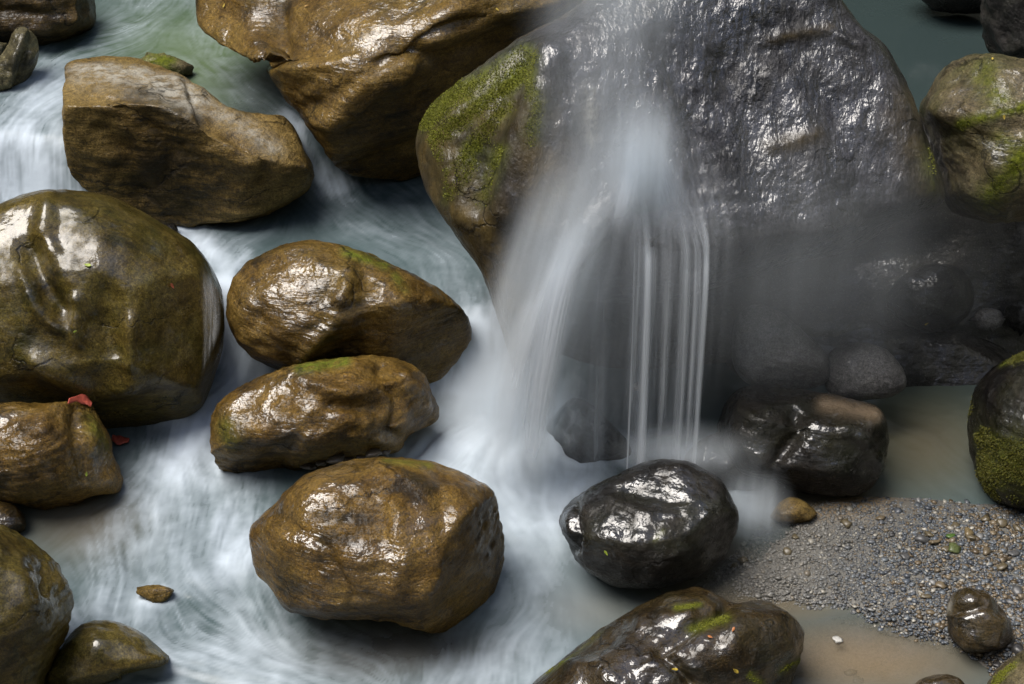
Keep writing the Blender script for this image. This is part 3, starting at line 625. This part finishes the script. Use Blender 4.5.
wz = WZ.ravel() + 0.012 * L3.ravel() * (0.4 + foam) + 0.005 * L2.ravel() * (0.3 + foam) + 0.035 * patch * np.minimum(foam + 0.1, 1) + 0.10 * soft + 0.03 * collar * active + 0.010 * mott
# silt: how brown the water is; clear: how far one sees into it
silt = np.zeros(len(wu))
for (cu, cv, su, sv, a) in [(80,515,60,40,0.75),(400,650,80,24,0.65),(870,660,120,40,1.0),(600,610,60,25,0.35),(830,505,70,30,0.8),(920,440,70,50,0.7),(205,110,80,60,0.12),(760,600,110,26,0.85),(700,575,60,35,0.6)]:
    silt = np.maximum(silt, a * np.exp(-((wu - cu) / su) ** 2 - ((wv - cv) / sv) ** 2))
green = np.exp(-((wu - 190) / 90) ** 2 - ((wv - 50) / 60) ** 2) + 0.5 * np.exp(-((wu - 900) / 90) ** 2 - ((wv - 430) / 50) ** 2)
clear = np.zeros(len(wu))
for (cu, cv, su, sv, a) in [(400,648,90,20,0.5),(860,650,110,35,0.55),(745,565,85,45,0.85),(800,505,50,25,0.6),(252,112,26,14,0.55)]:
    clear = np.maximum(clear, a * np.exp(-((wu - cu) / su) ** 2 - ((wv - cv) / sv) ** 2))
t = NT("silky_stream_water")
base = t.mix(t.attr("green").outputs["Fac"], (0.066, 0.096, 0.100), (0.085, 0.13, 0.062))
base = t.mix(t.attr("silt").outputs["Fac"], base, (0.17, 0.135, 0.085))
base = t.mix(t.attr("foam").outputs["Fac"], base, (0.58, 0.66, 0.74))
p = t.new("ShaderNodeBsdfPrincipled"); t.link(base, p.inputs["Base Color"]); p.inputs["IOR"].default_value = 1.33
t.link(t.math('ADD', 0.16, t.math('MULTIPLY', t.attr("foam").outputs["Fac"], 0.5)), p.inputs["Roughness"])
tcw = t.new("ShaderNodeTexCoord").outputs["Object"]
t.link(t.bump(t.noise(tcw, 5.0, 3, 0.5), 0.25, 0.03), p.inputs["Normal"])
tr = t.new("ShaderNodeBsdfTransparent"); mx = t.new("ShaderNodeMixShader")
t.link(t.attr("clear").outputs["Fac"], mx.inputs[0]); t.link(p.outputs[0], mx.inputs[1]); t.link(tr.outputs[0], mx.inputs[2]); t.link(mx.outputs[0], t.out.inputs[0])
M["water"] = t.m
FW4 = grid_faces(*WX.shape)
keep_v = (wu > -160) & (wu < 1150) & (wv > -120) & (wv < 780)
keep_v &= ~((wu > 640) & (wv < 250))
keep = keep_v[FW4].all(1); idx = np.unique(FW4[keep]); remap = np.full(len(wu), -1); remap[idx] = np.arange(len(idx))
water = mesh_obj("stream_water", np.stack([Pw[idx, 0], Pw[idx, 1], wz[idx]], 1), remap[FW4[keep]], M["water"]); tag(water, kind="structure")
for nm, a in (("foam", fo), ("silt", silt), ("green", np.clip(green, 0, 1)), ("clear", clear)): attr(water, nm, a[idx])
# the still pool behind the great boulder; its shade is in the darker colour
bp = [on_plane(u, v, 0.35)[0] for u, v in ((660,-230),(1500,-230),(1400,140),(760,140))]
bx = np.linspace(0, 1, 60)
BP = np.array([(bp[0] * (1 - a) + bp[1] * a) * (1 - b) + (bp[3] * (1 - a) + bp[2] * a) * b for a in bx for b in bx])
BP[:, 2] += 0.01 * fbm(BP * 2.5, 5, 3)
t = NT("shade_toned_pool_water"); p = t.new("ShaderNodeBsdfPrincipled"); p.inputs["Base Color"].default_value = (0.028, 0.042, 0.042, 1); p.inputs["Roughness"].default_value = 0.12; p.inputs["IOR"].default_value = 1.33
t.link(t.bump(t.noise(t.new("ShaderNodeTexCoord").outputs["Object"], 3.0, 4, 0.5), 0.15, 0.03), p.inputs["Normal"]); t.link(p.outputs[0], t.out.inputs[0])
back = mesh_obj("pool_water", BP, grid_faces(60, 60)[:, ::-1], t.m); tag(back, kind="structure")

# ------------------------------------------------------------------ waterfall
t = NT("white_falling_water")
df = t.new("ShaderNodeBsdfDiffuse"); df.inputs[0].default_value = (0.86, 0.90, 0.95, 1)
tl = t.new("ShaderNodeBsdfTranslucent"); tl.inputs[0].default_value = (0.86, 0.90, 0.95, 1)
m1 = t.new("ShaderNodeMixShader"); m1.inputs[0].default_value = 0.45; t.link(df.outputs[0], m1.inputs[1]); t.link(tl.outputs[0], m1.inputs[2])
tr = t.new("ShaderNodeBsdfTransparent"); m2 = t.new("ShaderNodeMixShader")
t.link(t.attr("cover").outputs["Fac"], m2.inputs[0]); t.link(tr.outputs[0], m2.inputs[1]); t.link(m1.outputs[0], m2.inputs[2]); t.link(m2.outputs[0], t.out.inputs[0])
M["veil"] = t.m
_, P5, F5, _, _ = ROCKS["huge dark grey boulder streaming with water under the waterfall"]
bvh5 = BVHTree.FromPolygons([tuple(p) for p in P5], [tuple(f) for f in F5])
def hit5(u, v, off=0.03, tree=None):
    d = Vector(ray(u, v)).normalized()
    h = (tree or bvh5).ray_cast(Vector(CAM), d)
    if h[0] is None: return None
    return np.array(h[0] - d * off)

wf = bpy.data.objects.new("waterfall", None); COL.objects.link(wf); wf.location = Vector(fall_base)
tag(wf, kind="structure")
def curtain(name, left, right, alpha, fade=(0.1, 0.1), nu=70, nv=110, seed=0, contrast=0.5, freq=14.0, off=0.04, zend=0.02, layers=1, lean=(0.0, 0.0), jump=0.25, bulge=0.0, edge=0.25, drop=True, tree=None, parent=None):
    """A sheet that slides down the rock between two pixel paths and then drops free to the pool."""
    def path(pts, lo):
        Q = []
        for (u, v) in pts:
            h = hit5(u, v, off + lo, tree)
            Q.append(h if h is not None else (Q[-1] + np.array([0, -0.03, -0.15]) if Q else CAM + ray(u, v) * (LIP_D - 0.6)))
        Q = np.array(Q)
        if drop:
            D_ = np.concatenate([Q[k] + (Q[k + 1] - Q[k]) * np.linspace(0, 1, 8, endpoint=False)[:, None] for k in range(len(Q) - 1)] + [Q[-1:]])
            back_ = np.where(D_[:, 1] > np.minimum.accumulate(D_[:, 1]) + 0.03)[0]      # where the rock turns under, the water leaves it
            if len(back_) and back_[0] > 3: D_ = D_[:back_[0]]
            Q = D_
            v0 = Q[-1] - Q[-2]; v0 = v0 / (np.linalg.norm(v0) + 1e-9); s = Q[-1]; hgt = max(s[2] - zend, 0.05); T = np.linspace(0, 1, 14)[1:]
            fall = np.stack([s[0] + lean[0] * T + 0.15 * v0[0] * T, s[1] - jump * T ** 0.7 + lean[1] * T, s[2] - hgt * (0.25 * T + 0.75 * T * T)], 1)
            Q = np.vstack([Q, fall])
        s = np.r_[0, np.cumsum(np.linalg.norm(np.diff(Q, axis=0), axis=1))]; s /= s[-1]
        q = np.linspace(0, 1, nv); Qr = np.stack([np.interp(q, s, Q[:, k]) for k in range(3)], 1)
        for _ in range(6): Qr[1:-1] = 0.5 * Qr[1:-1] + 0.25 * (Qr[:-2] + Qr[2:])
        return Qr
    VV, FF, AA = [], [], []
    for l in range(layers):
        A, B = path(left, 0.05 * l), path(right, 0.05 * l)
        s = np.linspace(0, 1, nu)
        G = A[None] * (1 - s)[:, None, None] + B[None] * s[:, None, None]
        G[:, :, 1] -= bulge * np.sin(np.pi * s)[:, None]
        uu, vv = np.meshgrid(s, np.linspace(0, 1, nv), indexing='ij')
        q = np.stack([uu.ravel() * freq, vv.ravel() * 1.3, np.full(uu.size, seed + 3.7 * l)], 1)
        st = fbm(q, seed, 4, 0.7, 2.3).reshape(uu.shape); st2 = fbm(q * np.array([0.3, 0.5, 1]), seed + 9, 2).reshape(uu.shape)
        G[:, :, 1] -= 0.012 * st
        a = alpha * np.clip(0.55 + contrast * 1.9 * st + 0.6 * st2, 0, 1.6)
        a = a * smooth(0, edge, uu) * smooth(1, 1 - edge, uu) * smooth(0, max(fade[0], 1e-3), vv) * smooth(1.0, 1 - max(fade[1], 1e-3), vv)
        FF.append(grid_faces(nu, nv) + sum(len(x) for x in VV)); VV.append(G.reshape(-1, 3)); AA.append(a.ravel())
    o = mesh_obj(name, np.vstack(VV), np.vstack(FF), M["veil"], parent or wf)
    attr(o, "cover", np.clip(np.concatenate(AA), 0, 0.97)); return o

curtain("sliding_sheet", [(588,40),(596,120),(600,170),(585,230),(580,285)], [(690,40),(705,120),(730,180),(745,230),(748,280)], 0.24, (0.5,0.6), seed=1, contrast=0.5, freq=22, layers=2, jump=0.15)
curtain("jet", [(612,130),(606,180),(580,225),(560,290)], [(668,130),(672,180),(650,225),(645,298)], 0.20, (0.45,0.35), seed=2, contrast=0.35, freq=9, layers=2)
curtain("jet", [(620,140),(628,190),(632,240),(640,296)], [(660,140),(690,180),(708,230),(722,290)], 0.22, (0.45,0.2), seed=3, contrast=0.7, freq=14, layers=2, jump=0.12, edge=0.15)
curtain("strand", [(622,165),(630,210),(638,255),(641,298)], [(644,165),(652,210),(660,255),(662,298)], 0.95, (0.35,0.12), seed=4, contrast=0.45, freq=4, nu=40, edge=0.45, jump=0.2)
curtain("strand", [(655,165),(668,205),(678,250),(680,297)], [(668,165),(684,205),(694,250),(697,296)], 0.65, (0.35,0.1), seed=5, contrast=0.45, freq=4, nu=40, edge=0.45, jump=0.2)
curtain("strand", [(668,170),(690,205),(702,245),(706,292)], [(676,168),(700,200),(714,240),(719,290)], 0.8, (0.35,0.1), seed=6, contrast=0.4, freq=3, nu=30, edge=0.45, jump=0.2)
curtain("strand", [(602,215),(594,235),(588,262),(590,298)], [(622,215),(618,240),(616,268),(618,300)], 0.30, (0.3,0.2), seed=7, contrast=0.6, freq=8, nu=40, edge=0.4, jump=0.1)
curtain("jet", [(626,120),(618,165),(604,205),(590,232)], [(650,120),(646,165),(640,205),(634,250)], 0.95, (0.5,0.5), seed=21, contrast=0.3, freq=4, nu=40, edge=0.5, drop=False, layers=3)
curtain("jet", [(640,125),(640,160),(640,200),(640,240)], [(660,125),(676,160),(694,200),(706,245)], 0.8, (0.5,0.5), seed=22, contrast=0.3, freq=5, nu=40, edge=0.5, drop=False, layers=3)
curtain("strand", [(634,170),(640,210),(643,255),(646,298)], [(646,170),(650,210),(653,255),(655,299)], 0.85, (0.3,0.1), seed=31, contrast=0.25, freq=2, nu=30, edge=0.5, jump=0.24, layers=2)
curtain("strand", [(676,168),(694,200),(704,245),(710,291)], [(682,168),(702,200),(711,245),(716,290)], 0.85, (0.3,0.1), seed=32, contrast=0.25, freq=2, nu=24, edge=0.5, jump=0.24, layers=2)
curtain("strand", [(664,168),(676,205),(684,250),(687,297)], [(670,168),(682,205),(690,250),(693,297)], 0.9, (0.3,0.1), seed=33, contrast=0.3, freq=2, nu=24, edge=0.5, jump=0.24)
gs = np.random.default_rng(77)
for k in range(13):                                  # thin uneven strands along the lip
    xb = gs.uniform(626, 724); xt = 642 + 0.45 * (xb - 646); w2 = gs.uniform(2.0, 6.5)
    curtain("strand", [(xt - w2 * .6, 172), (xb - w2 - (xb - xt) * .45, 212), (xb - w2 - (xb - xt) * .12, 250), (xb - w2, 296)], [(xt + w2 * .6, 172), (xb + w2 - (xb - xt) * .45, 212), (xb + w2 - (xb - xt) * .12, 250), (xb + w2, 296)],
            gs.uniform(0.25, 0.75), (0.35, gs.uniform(0.1, 0.5)), seed=50 + k, contrast=0.5, freq=2, nu=20, nv=90, edge=0.5, jump=gs.uniform(0.1, 0.3), lean=(gs.normal() * 0.03, 0))
# the jet that leaps off the shoulder to the left
curtain("leaping_jet", [(585,200),(560,232),(545,268)], [(622,196),(604,218),(592,246)], 0.80, (0.3,0.55), seed=8, contrast=0.14, freq=5, layers=3, lean=(-0.30,-0.15), jump=0.25, edge=0.4)
curtain("leaping_jet", [(560,215),(530,260),(520,300)], [(612,205),(588,230),(572,258)], 0.45, (0.35,0.6), seed=9, contrast=0.12, freq=5, layers=3, lean=(-0.40,-0.15), jump=0.25, edge=0.45)
curtain("drizzle", [(720,240),(735,262),(742,280)], [(860,200),(870,225),(876,240)], 0.05, (0.2,0.6), seed=10, contrast=0.7, freq=40, nu=120, jump=0.1)

_, P8, F8, _, _ = ROCKS["great smooth olive brown boulder with glossy wet hollows at the left edge"]
bvh8 = BVHTree.FromPolygons([tuple(p) for p in P8], [tuple(f) for f in F8])
sc_ = bpy.data.objects.new("side_cascade", None); COL.objects.link(sc_); sc_.location = Vector(on_plane(212, 395, 0.0)[0]); tag(sc_, kind="structure")
curtain("sliding_sheet", [(196,262),(200,300),(202,340),(200,385)], [(220,275),(225,310),(225,345),(217,390)], 0.42, (0.3,0.2), seed=12, contrast=0.6, freq=6, nu=40, off=0.015, tree=bvh8, parent=sc_, drop=False, edge=0.5)

# spray: soft clouds of droplets hanging round the fall
def spray_mat(name, dens, streak):
    t = NT(name); tc = t.new("ShaderNodeTexCoord").outputs["Object"]
    ln = t.new("ShaderNodeVectorMath", operation='LENGTH'); t.link(tc, ln.inputs[0])
    f = t.math('SUBTRACT', 1.0, ln.outputs["Value"], True); f = t.math('MULTIPLY', f, f)
    nz = t.ramp(t.noise(t.mapping(tc, scale=streak), 1.6, 3, 0.5), [(0.3, 0.35), (0.7, 1.5)])
    d = t.math('MULTIPLY', t.math('MULTIPLY', f, nz), dens)
    pv = t.new("ShaderNodeVolumePrincipled"); pv.inputs["Color"].default_value = (0.89, 0.95, 1.0, 1); pv.inputs["Anisotropy"].default_value = 0.0
    t.link(d, pv.inputs["Density"]); t.link(pv.outputs[0], t.out.inputs["Volume"]); return t.m
def spray(u, v, d, size, dens, roll=0.0, streak=(2.5, 1, 0.35)):
    S, F = ico(3)
    c = CAM + ray(u, v) * d
    o = mesh_obj("spray", S, F, spray_mat("spray_cloud", dens, streak)); o.location = c; o.scale = size; o.rotation_euler = (0, roll, 0)
    tag(o, kind="stuff"); return o
SPRAY = [
 (620,20,LIP_D-0.9,(0.95,0.7,2.6),1.4,0.0), (642,168,LIP_D-1.3,(0.42,0.36,0.85),9.0,0.0), (545,300,LIP_D-0.9,(0.6,0.55,1.9),7.0,0.25),
 (515,405,LIP_D-0.2,(0.8,0.6,0.6),7.0,0.0), (790,270,LIP_D-1.1,(2.2,0.7,1.7),0.36,0.0), (752,505,14.6,(0.42,0.45,0.42),5.0,0.0), (690,452,LIP_D-0.7,(0.8,0.4,0.25),3.5,0.0), (600,140,LIP_D-1.3,(0.75,0.6,2.4),1.1,0.0),
]
for s in SPRAY: spray(*s)

# ------------------------------------------------------------------ gravel
t = NT("river_pebbles"); pc = t.attr("tint").outputs["Color"]
p = t.new("ShaderNodeBsdfPrincipled"); tc = t.new("ShaderNodeTexCoord").outputs["Object"]
t.link(t.mix(1.0, pc, t.ramp(t.noise(tc, 60, 4, 0.6), [(0.3, 0.7), (0.7, 1.25)]), 'MULTIPLY'), p.inputs["Base Color"])
p.inputs["Roughness"].default_value = 0.45; p.inputs["Coat Weight"].default_value = 0.3; p.inputs["Coat Roughness"].default_value = 0.15
t.link(p.outputs[0], t.out.inputs[0]); M["pebble"] = t.m
PAL = np.array([(0.070,0.082,0.10),(0.048,0.056,0.070),(0.105,0.12,0.135),(0.20,0.20,0.195),(0.15,0.115,0.07),(0.10,0.07,0.035),(0.34,0.32,0.27),(0.05,0.05,0.052)])
def pebble_shape(g, r, S):
    sc = np.array([1.0, g.uniform(0.55, 0.95), g.uniform(0.25, 0.5)]) * r
    a = g.uniform(0, 2 * math.pi); ca, sa = math.cos(a), math.sin(a)
    V = S * (1 + 0.2 * g.normal(size=(len(S), 1))) * sc
    tl_ = g.normal() * 0.25; V = V @ np.array([[1, 0, 0], [0, math.cos(tl_), -math.sin(tl_)], [0, math.sin(tl_), math.cos(tl_)]]).T
    return np.stack([V[:, 0] * ca - V[:, 1] * sa, V[:, 0] * sa + V[:, 1] * ca, V[:, 2]], 1)
g = np.random.default_rng(99); S1, F1 = ico(1)
VV, FF, CC = [], [], []; cnt = 0
while cnt < 27000:
    u, v = g.uniform(670, 1060), g.uniform(478, 690)
    if not in_poly(np.array([u]), np.array([v]), GRAVEL)[0]: continue
    w_, _ = on_plane(u, v, 0.03)
    right = smooth(840, 1000, u)
    r = float(np.clip(g.lognormal(-4.85 + 0.33 * right, 0.5), 0.006, 0.04))
    V = pebble_shape(g, r, S1) + np.array([w_[0], w_[1], float(ground_h(w_[0], w_[1])) + 0.25 * r])
    pr = np.array([0.3, 0.18, 0.2, 0.12, 0.05 + 0.25 * right, 0.03 + 0.25 * right, 0.08, 0.05]); pr /= pr.sum()
    c = PAL[g.choice(8, p=pr)] * g.uniform(0.75, 1.3)
    lf = 1 - smooth(780, 900, u + 0.4 * (v - 560)); c = c * (1 - 0.7 * lf) + np.array([0.20, 0.185, 0.155]) * 0.7 * lf * g.uniform(0.8, 1.15); c = 0.92 * c + 0.08 * np.array([0.10, 0.105, 0.11])
    VV.append(V); FF.append(F1 + cnt * len(S1)); CC.append(np.tile(c, (len(S1), 1))); cnt += 1
gravel = mesh_obj("gravel", np.vstack(VV), np.vstack(FF), M["pebble"]); attr_col(gravel, "tint", np.vstack(CC)); tag(gravel, kind="stuff")

S2, F2 = ico(2)
def stone(name, u, v, r, col, label, group, z=None, cat="pebble"):
    gg = np.random.default_rng(int(u * 31 + v * 7))
    w_, _ = on_plane(u, v, 0.05 if z is None else z)
    zz = float(ground_h(w_[0], w_[1])) if z is None else z
    o = mesh_obj(name, pebble_shape(gg, r, S2 * (1 + 0.12 * noise3(S2 * 1.7 + u, 3)[:, None])) , F2, M["pebble"])
    o.location = (w_[0], w_[1], zz + 0.35 * r); attr_col(o, "tint", np.tile(col, (len(S2), 1))); tag(o, label, cat, group); return o
big = [(921,545,.06),(933,549,.055),(967,540,.065),(970,545,.05),(945,556,.045),(928,540,.05),(905,560,.045),(955,530,.04),(880,520,.04),(846,526,.05),(770,490,.05),(765,498,.05),(778,482,.045),(760,488,.05),(772,502,.05),(783,478,.05),(755,480,.045),(787,552,.04),(795,536,.035),(744,553,.05),(735,558,.04),(852,660,.05),(860,668,.04),(990,655,.06),(1004,648,.07),(1016,656,.06),(998,664,.05),(1010,668,.05),(985,560,.05),(1000,575,.05),(1012,560,.055),(940,590,.045),(925,600,.045),(930,615,.04),(1015,600,.05),(1000,530,.05),(1016,535,.05),(985,525,.045)]
for (u, v, r) in big:
    c = random.choice([(0.10,0.08,0.045),(0.13,0.10,0.06),(0.07,0.07,0.07),(0.16,0.12,0.06)])
    if 750 < u < 790 and v < 510:
        stone("pebble", u, v, r, (0.22,0.17,0.10), "tan pebble in the little heap beside the tan pointed rock", "pebbles heaped beside the tan pointed rock")
    elif u > 985 and v > 640:
        stone("pebble", u, v, r, (0.035,0.033,0.032), "shiny black pebble between the heart shaped rock and the lower right corner", "black pebbles by the lower right corner")
    else:
        stone("pebble", u, v, r, c, "larger brownish pebble lying among the grey gravel", "larger pebbles on the gravel bar")
stone("pebble", 949, 543, .045, (0.06,0.12,0.02), "bright green pebble on the gravel bar", None)
stone("pebble", 953, 556, .06, (0.09,0.11,0.04), "olive green flat pebble below the bright green pebble", None)
stone("pebble", 837, 641, .04, (0.42,0.41,0.38), "white stone showing in the sandy shallows", None, z=0.0)
stone("pebble", 637, 388, .06, (0.40,0.36,0.30), "pale stone lodged behind the falling strands", None, z=0.55)


# ------------------------------------------------------------------ moss tufts on the rocks
t = NT("moss_fronds"); mc = t.attr("tint").outputs["Color"]
p = t.new("ShaderNodeBsdfPrincipled"); t.link(mc, p.inputs["Base Color"]); p.inputs["Roughness"].default_value = 0.7
p.inputs["Subsurface Weight"].default_value = 0.0
t.link(p.outputs[0], t.out.inputs[0]); M["moss"] = t.m
def grow_moss(label, count, size, thr=0.35, shade=1.0):
    o, P, F, N, mo = ROCKS[label]
    g = np.random.default_rng(len(label)); tri = P[F]; area = np.linalg.norm(np.cross(tri[:, 1] - tri[:, 0], tri[:, 2] - tri[:, 0]), axis=1)
    m = mo[F].mean(1); nzz = fbm(tri.mean(1) * 6.0, 5, 3); w = area * np.clip(m - thr + 0.35 * nzz, 0, 1)
    if w.sum() <= 0: return
    k = g.choice(len(F), size=count, p=w / w.sum()); b = g.dirichlet((1, 1, 1), size=count)
    C = (tri[k] * b[:, :, None]).sum(1); n = N[F[k, 0]]
    VV, CC = [], []
    for j in range(3):
        d = n + 0.75 * g.normal(size=(count, 3)) + np.array([0, 0, 0.2]); d /= np.linalg.norm(d, axis=1)[:, None]
        s = np.cross(d, g.normal(size=(count, 3))); s /= np.linalg.norm(s, axis=1)[:, None]
        L = (size * g.uniform(0.5, 1.3, count))[:, None]
        VV.append(np.stack([C - s * L * 0.3, C + s * L * 0.3, C + d * L + s * 0.05 * L], 1))
        c = shade * np.array([0.115, 0.13, 0.010]) * g.uniform(0.4, 2.0, count)[:, None] + np.array([0.05, 0.03, 0.0]) * g.uniform(0, 1, count)[:, None]
        CC.append(np.repeat(c, 3, 0))
    V = np.concatenate(VV).reshape(-1, 3); Fm = np.arange(len(V)).reshape(-1, 3)
    mm = mesh_obj("moss", V, Fm, M["moss"], o, smooth_shade=False); attr_col(mm, "tint", np.concatenate(CC))
grow_moss("huge dark grey boulder streaming with water under the waterfall", 11000, 0.012)
grow_moss("black boulder with a shaggy moss coat at the right edge", 7000, 0.016, 0.15, 0.42)
grow_moss("broad umber boulder with moss patches and fallen leaves at the bottom edge", 1500, 0.009)
grow_moss("streaked mossy grey boulder on the right beside the back pool", 1500, 0.008)
grow_moss("green tinged boulder in the lower right corner", 1000, 0.010)

# ------------------------------------------------------------------ fallen leaves and red scraps
bpy.context.view_layer.update()
dg = bpy.context.evaluated_depsgraph_get()
def ray_scene(u, v):
    best = None
    d = Vector(ray(u, v)).normalized()
    for o, P, F, N, mo in ROCKS.values():
        r, l, n, _ = o.ray_cast(o.matrix_world.inverted() @ Vector(CAM), d)
        if r:
            w_ = o.matrix_world @ l; k = (w_ - Vector(CAM)).length
            if best is None or k < best[0]: best = (k, w_, n)
    return best
for (u, v, r) in [(309,466,.07),(321,462,.06),(336,458,.075),(349,459,.06),(361,456,.06),(374,453,.075),(384,452,.05)]:
    h = ray_scene(u, v)
    if h is None: continue
    q = stone("pebble", u, v, r, (0.07,0.055,0.038), "dark cobble jammed between the knobbly boulder and the foremost boulder", "cobbles jammed between two boulders", z=0.1, cat="cobble"); q.location = h[1] - Vector(ray(u, v)).normalized() * 0.8 * r
def flat_mat(name, col):
    t = NT(name); tc = t.new("ShaderNodeTexCoord").outputs["Object"]
    p = t.new("ShaderNodeBsdfPrincipled"); t.link(t.mix(1.0, col, t.ramp(t.noise(tc, 40, 3, 0.6), [(0.3, 0.7), (0.7, 1.2)]), 'MULTIPLY'), p.inputs["Base Color"])
    p.inputs["Roughness"].default_value = 0.5; t.link(p.outputs[0], t.out.inputs[0]); return t.m
LM = {"yellow": flat_mat("yellow_leaf", (0.40, 0.29, 0.04)), "orange": flat_mat("orange_leaf", (0.38, 0.13, 0.03)), "green": flat_mat("green_leaf", (0.30, 0.38, 0.04)), "red": flat_mat("red_leaf", (0.4, 0.10, 0.05)), "brown": flat_mat("brown_leaf", (0.32, 0.20, 0.07))}
def leaf(u, v, col, L, label, rot):
    h = ray_scene(u, v)
    if h is None: return
    L = 0.72 * L; n = Vector(h[2]); s = np.linspace(0, 1, 9); wd = 0.24 * L * np.sin(np.pi * s ** 0.8)
    V = [];
    for k, a in enumerate(s):
        for m in (-1, 0, 1): V.append((m * wd[k], (a - 0.5) * L, 0.10 * L * abs(m) * (1 if k else 0) + 0.25 * L * (a - 0.5) ** 2))
    V = np.array(V); F = grid_faces(9, 3)
    o = mesh_obj("leaf", V, F, LM[col]); o.rotation_mode = 'QUATERNION'
    o.rotation_quaternion = n.to_track_quat('Z', 'Y') @ Matrix.Rotation(rot, 3, 'Z').to_quaternion(); o.location = h[1] + n * 0.012
    sm = o.modifiers.new("thickness", 'SOLIDIFY'); sm.thickness = 0.002
    tag(o, label, "leaf", "fallen leaves on the rocks")
LEAVES = [(225,6,"yellow",.07,"yellow leaf near the top edge on the long golden boulder"),(269,49,"yellow",.06,"yellow leaf in the crease between the lobes of the long golden boulder"),(497,10,"yellow",.06,"yellow leaf on the dark shoulder right of the long golden boulder"),(307,7,"brown",.07,"pale brown leaf on top of the long golden boulder"),
 (88,266,"green",.09,"green leaf on the great olive boulder above its glossy hollow"),(171,286,"red",.08,"reddish leaf on the right side of the great olive boulder"),(75,331,"green",.05,"tiny green leaf left of the glossy hollow on the olive boulder"),
 (735,670,"yellow",.08,"yellow leaf low on the right of the broad umber boulder"),(733,630,"orange",.06,"orange leaf highest on the broad umber boulder"),(710,638,"orange",.06,"orange leaf below the moss patch on the umber boulder"),(674,671,"yellow",.08,"slim yellow leaf near the middle of the umber boulder's bottom"),(783,609,"yellow",.05,"yellow leaf on the top right rim of the umber boulder"),
 (607,552,"green",.07,"yellow green leaf on the front of the glossy black boulder"),(86,474,"green",.06,"green leaf on the lumpy orange brown boulder"),(993,60,"yellow",.06,"yellow leaf on top of the streaked mossy boulder"),(1004,117,"yellow",.06,"yellow leaf in the moss band of the streaked mossy boulder"),(926,323,"yellow",.06,"yellow leaf by the dull rounded cave rock")]
for k, (u, v, c, L, lb) in enumerate(LEAVES): leaf(u, v, c, L, lb, k * 1.9)
RED = flat_mat("faded_red_cloth", (0.45, 0.09, 0.06))
def scrap(pts, z, wd, label, lift=0.02):
    Q = []
    for (u, v) in pts:
        h = ray_scene(u, v) if z is None else None
        Q.append(np.array(h[1]) + np.array([0, -0.02, lift]) if h else on_plane(u, v, 0.02 if z is None else z)[0])
    Q = np.array(Q); s = np.linspace(0, 1, len(Q)); q = np.linspace(0, 1, 24); Q = np.stack([np.interp(q, s, Q[:, k]) for k in range(3)], 1)
    g = np.random.default_rng(5); V = []
    for k in range(24):
        w_ = wd * (0.35 + 0.65 * math.sin(math.pi * min(1, 0.1 + 0.85 * k / 23)))
        for m in np.linspace(-1, 1, 5): V.append(Q[k] + np.array([0, m * w_, 0.12 * w_ * math.sin(2 * m + k * 0.5) + 0.01]))
    o = mesh_obj("cloth_scrap", np.array(V), grid_faces(24, 5), RED, loc=Q[0]); sm = o.modifiers.new("thickness", 'SOLIDIFY'); sm.thickness = 0.004
    tag(o, label, "cloth")
scrap([(70,405),(80,402),(88,404),(93,409)], None, 0.06, "faded red cloth scrap caught on top of the lumpy orange brown boulder", 0.05)
scrap([(112,438),(119,441),(129,441)], 0.02, 0.06, "faded red cloth scrap trailing in the water beside the lumpy boulder")
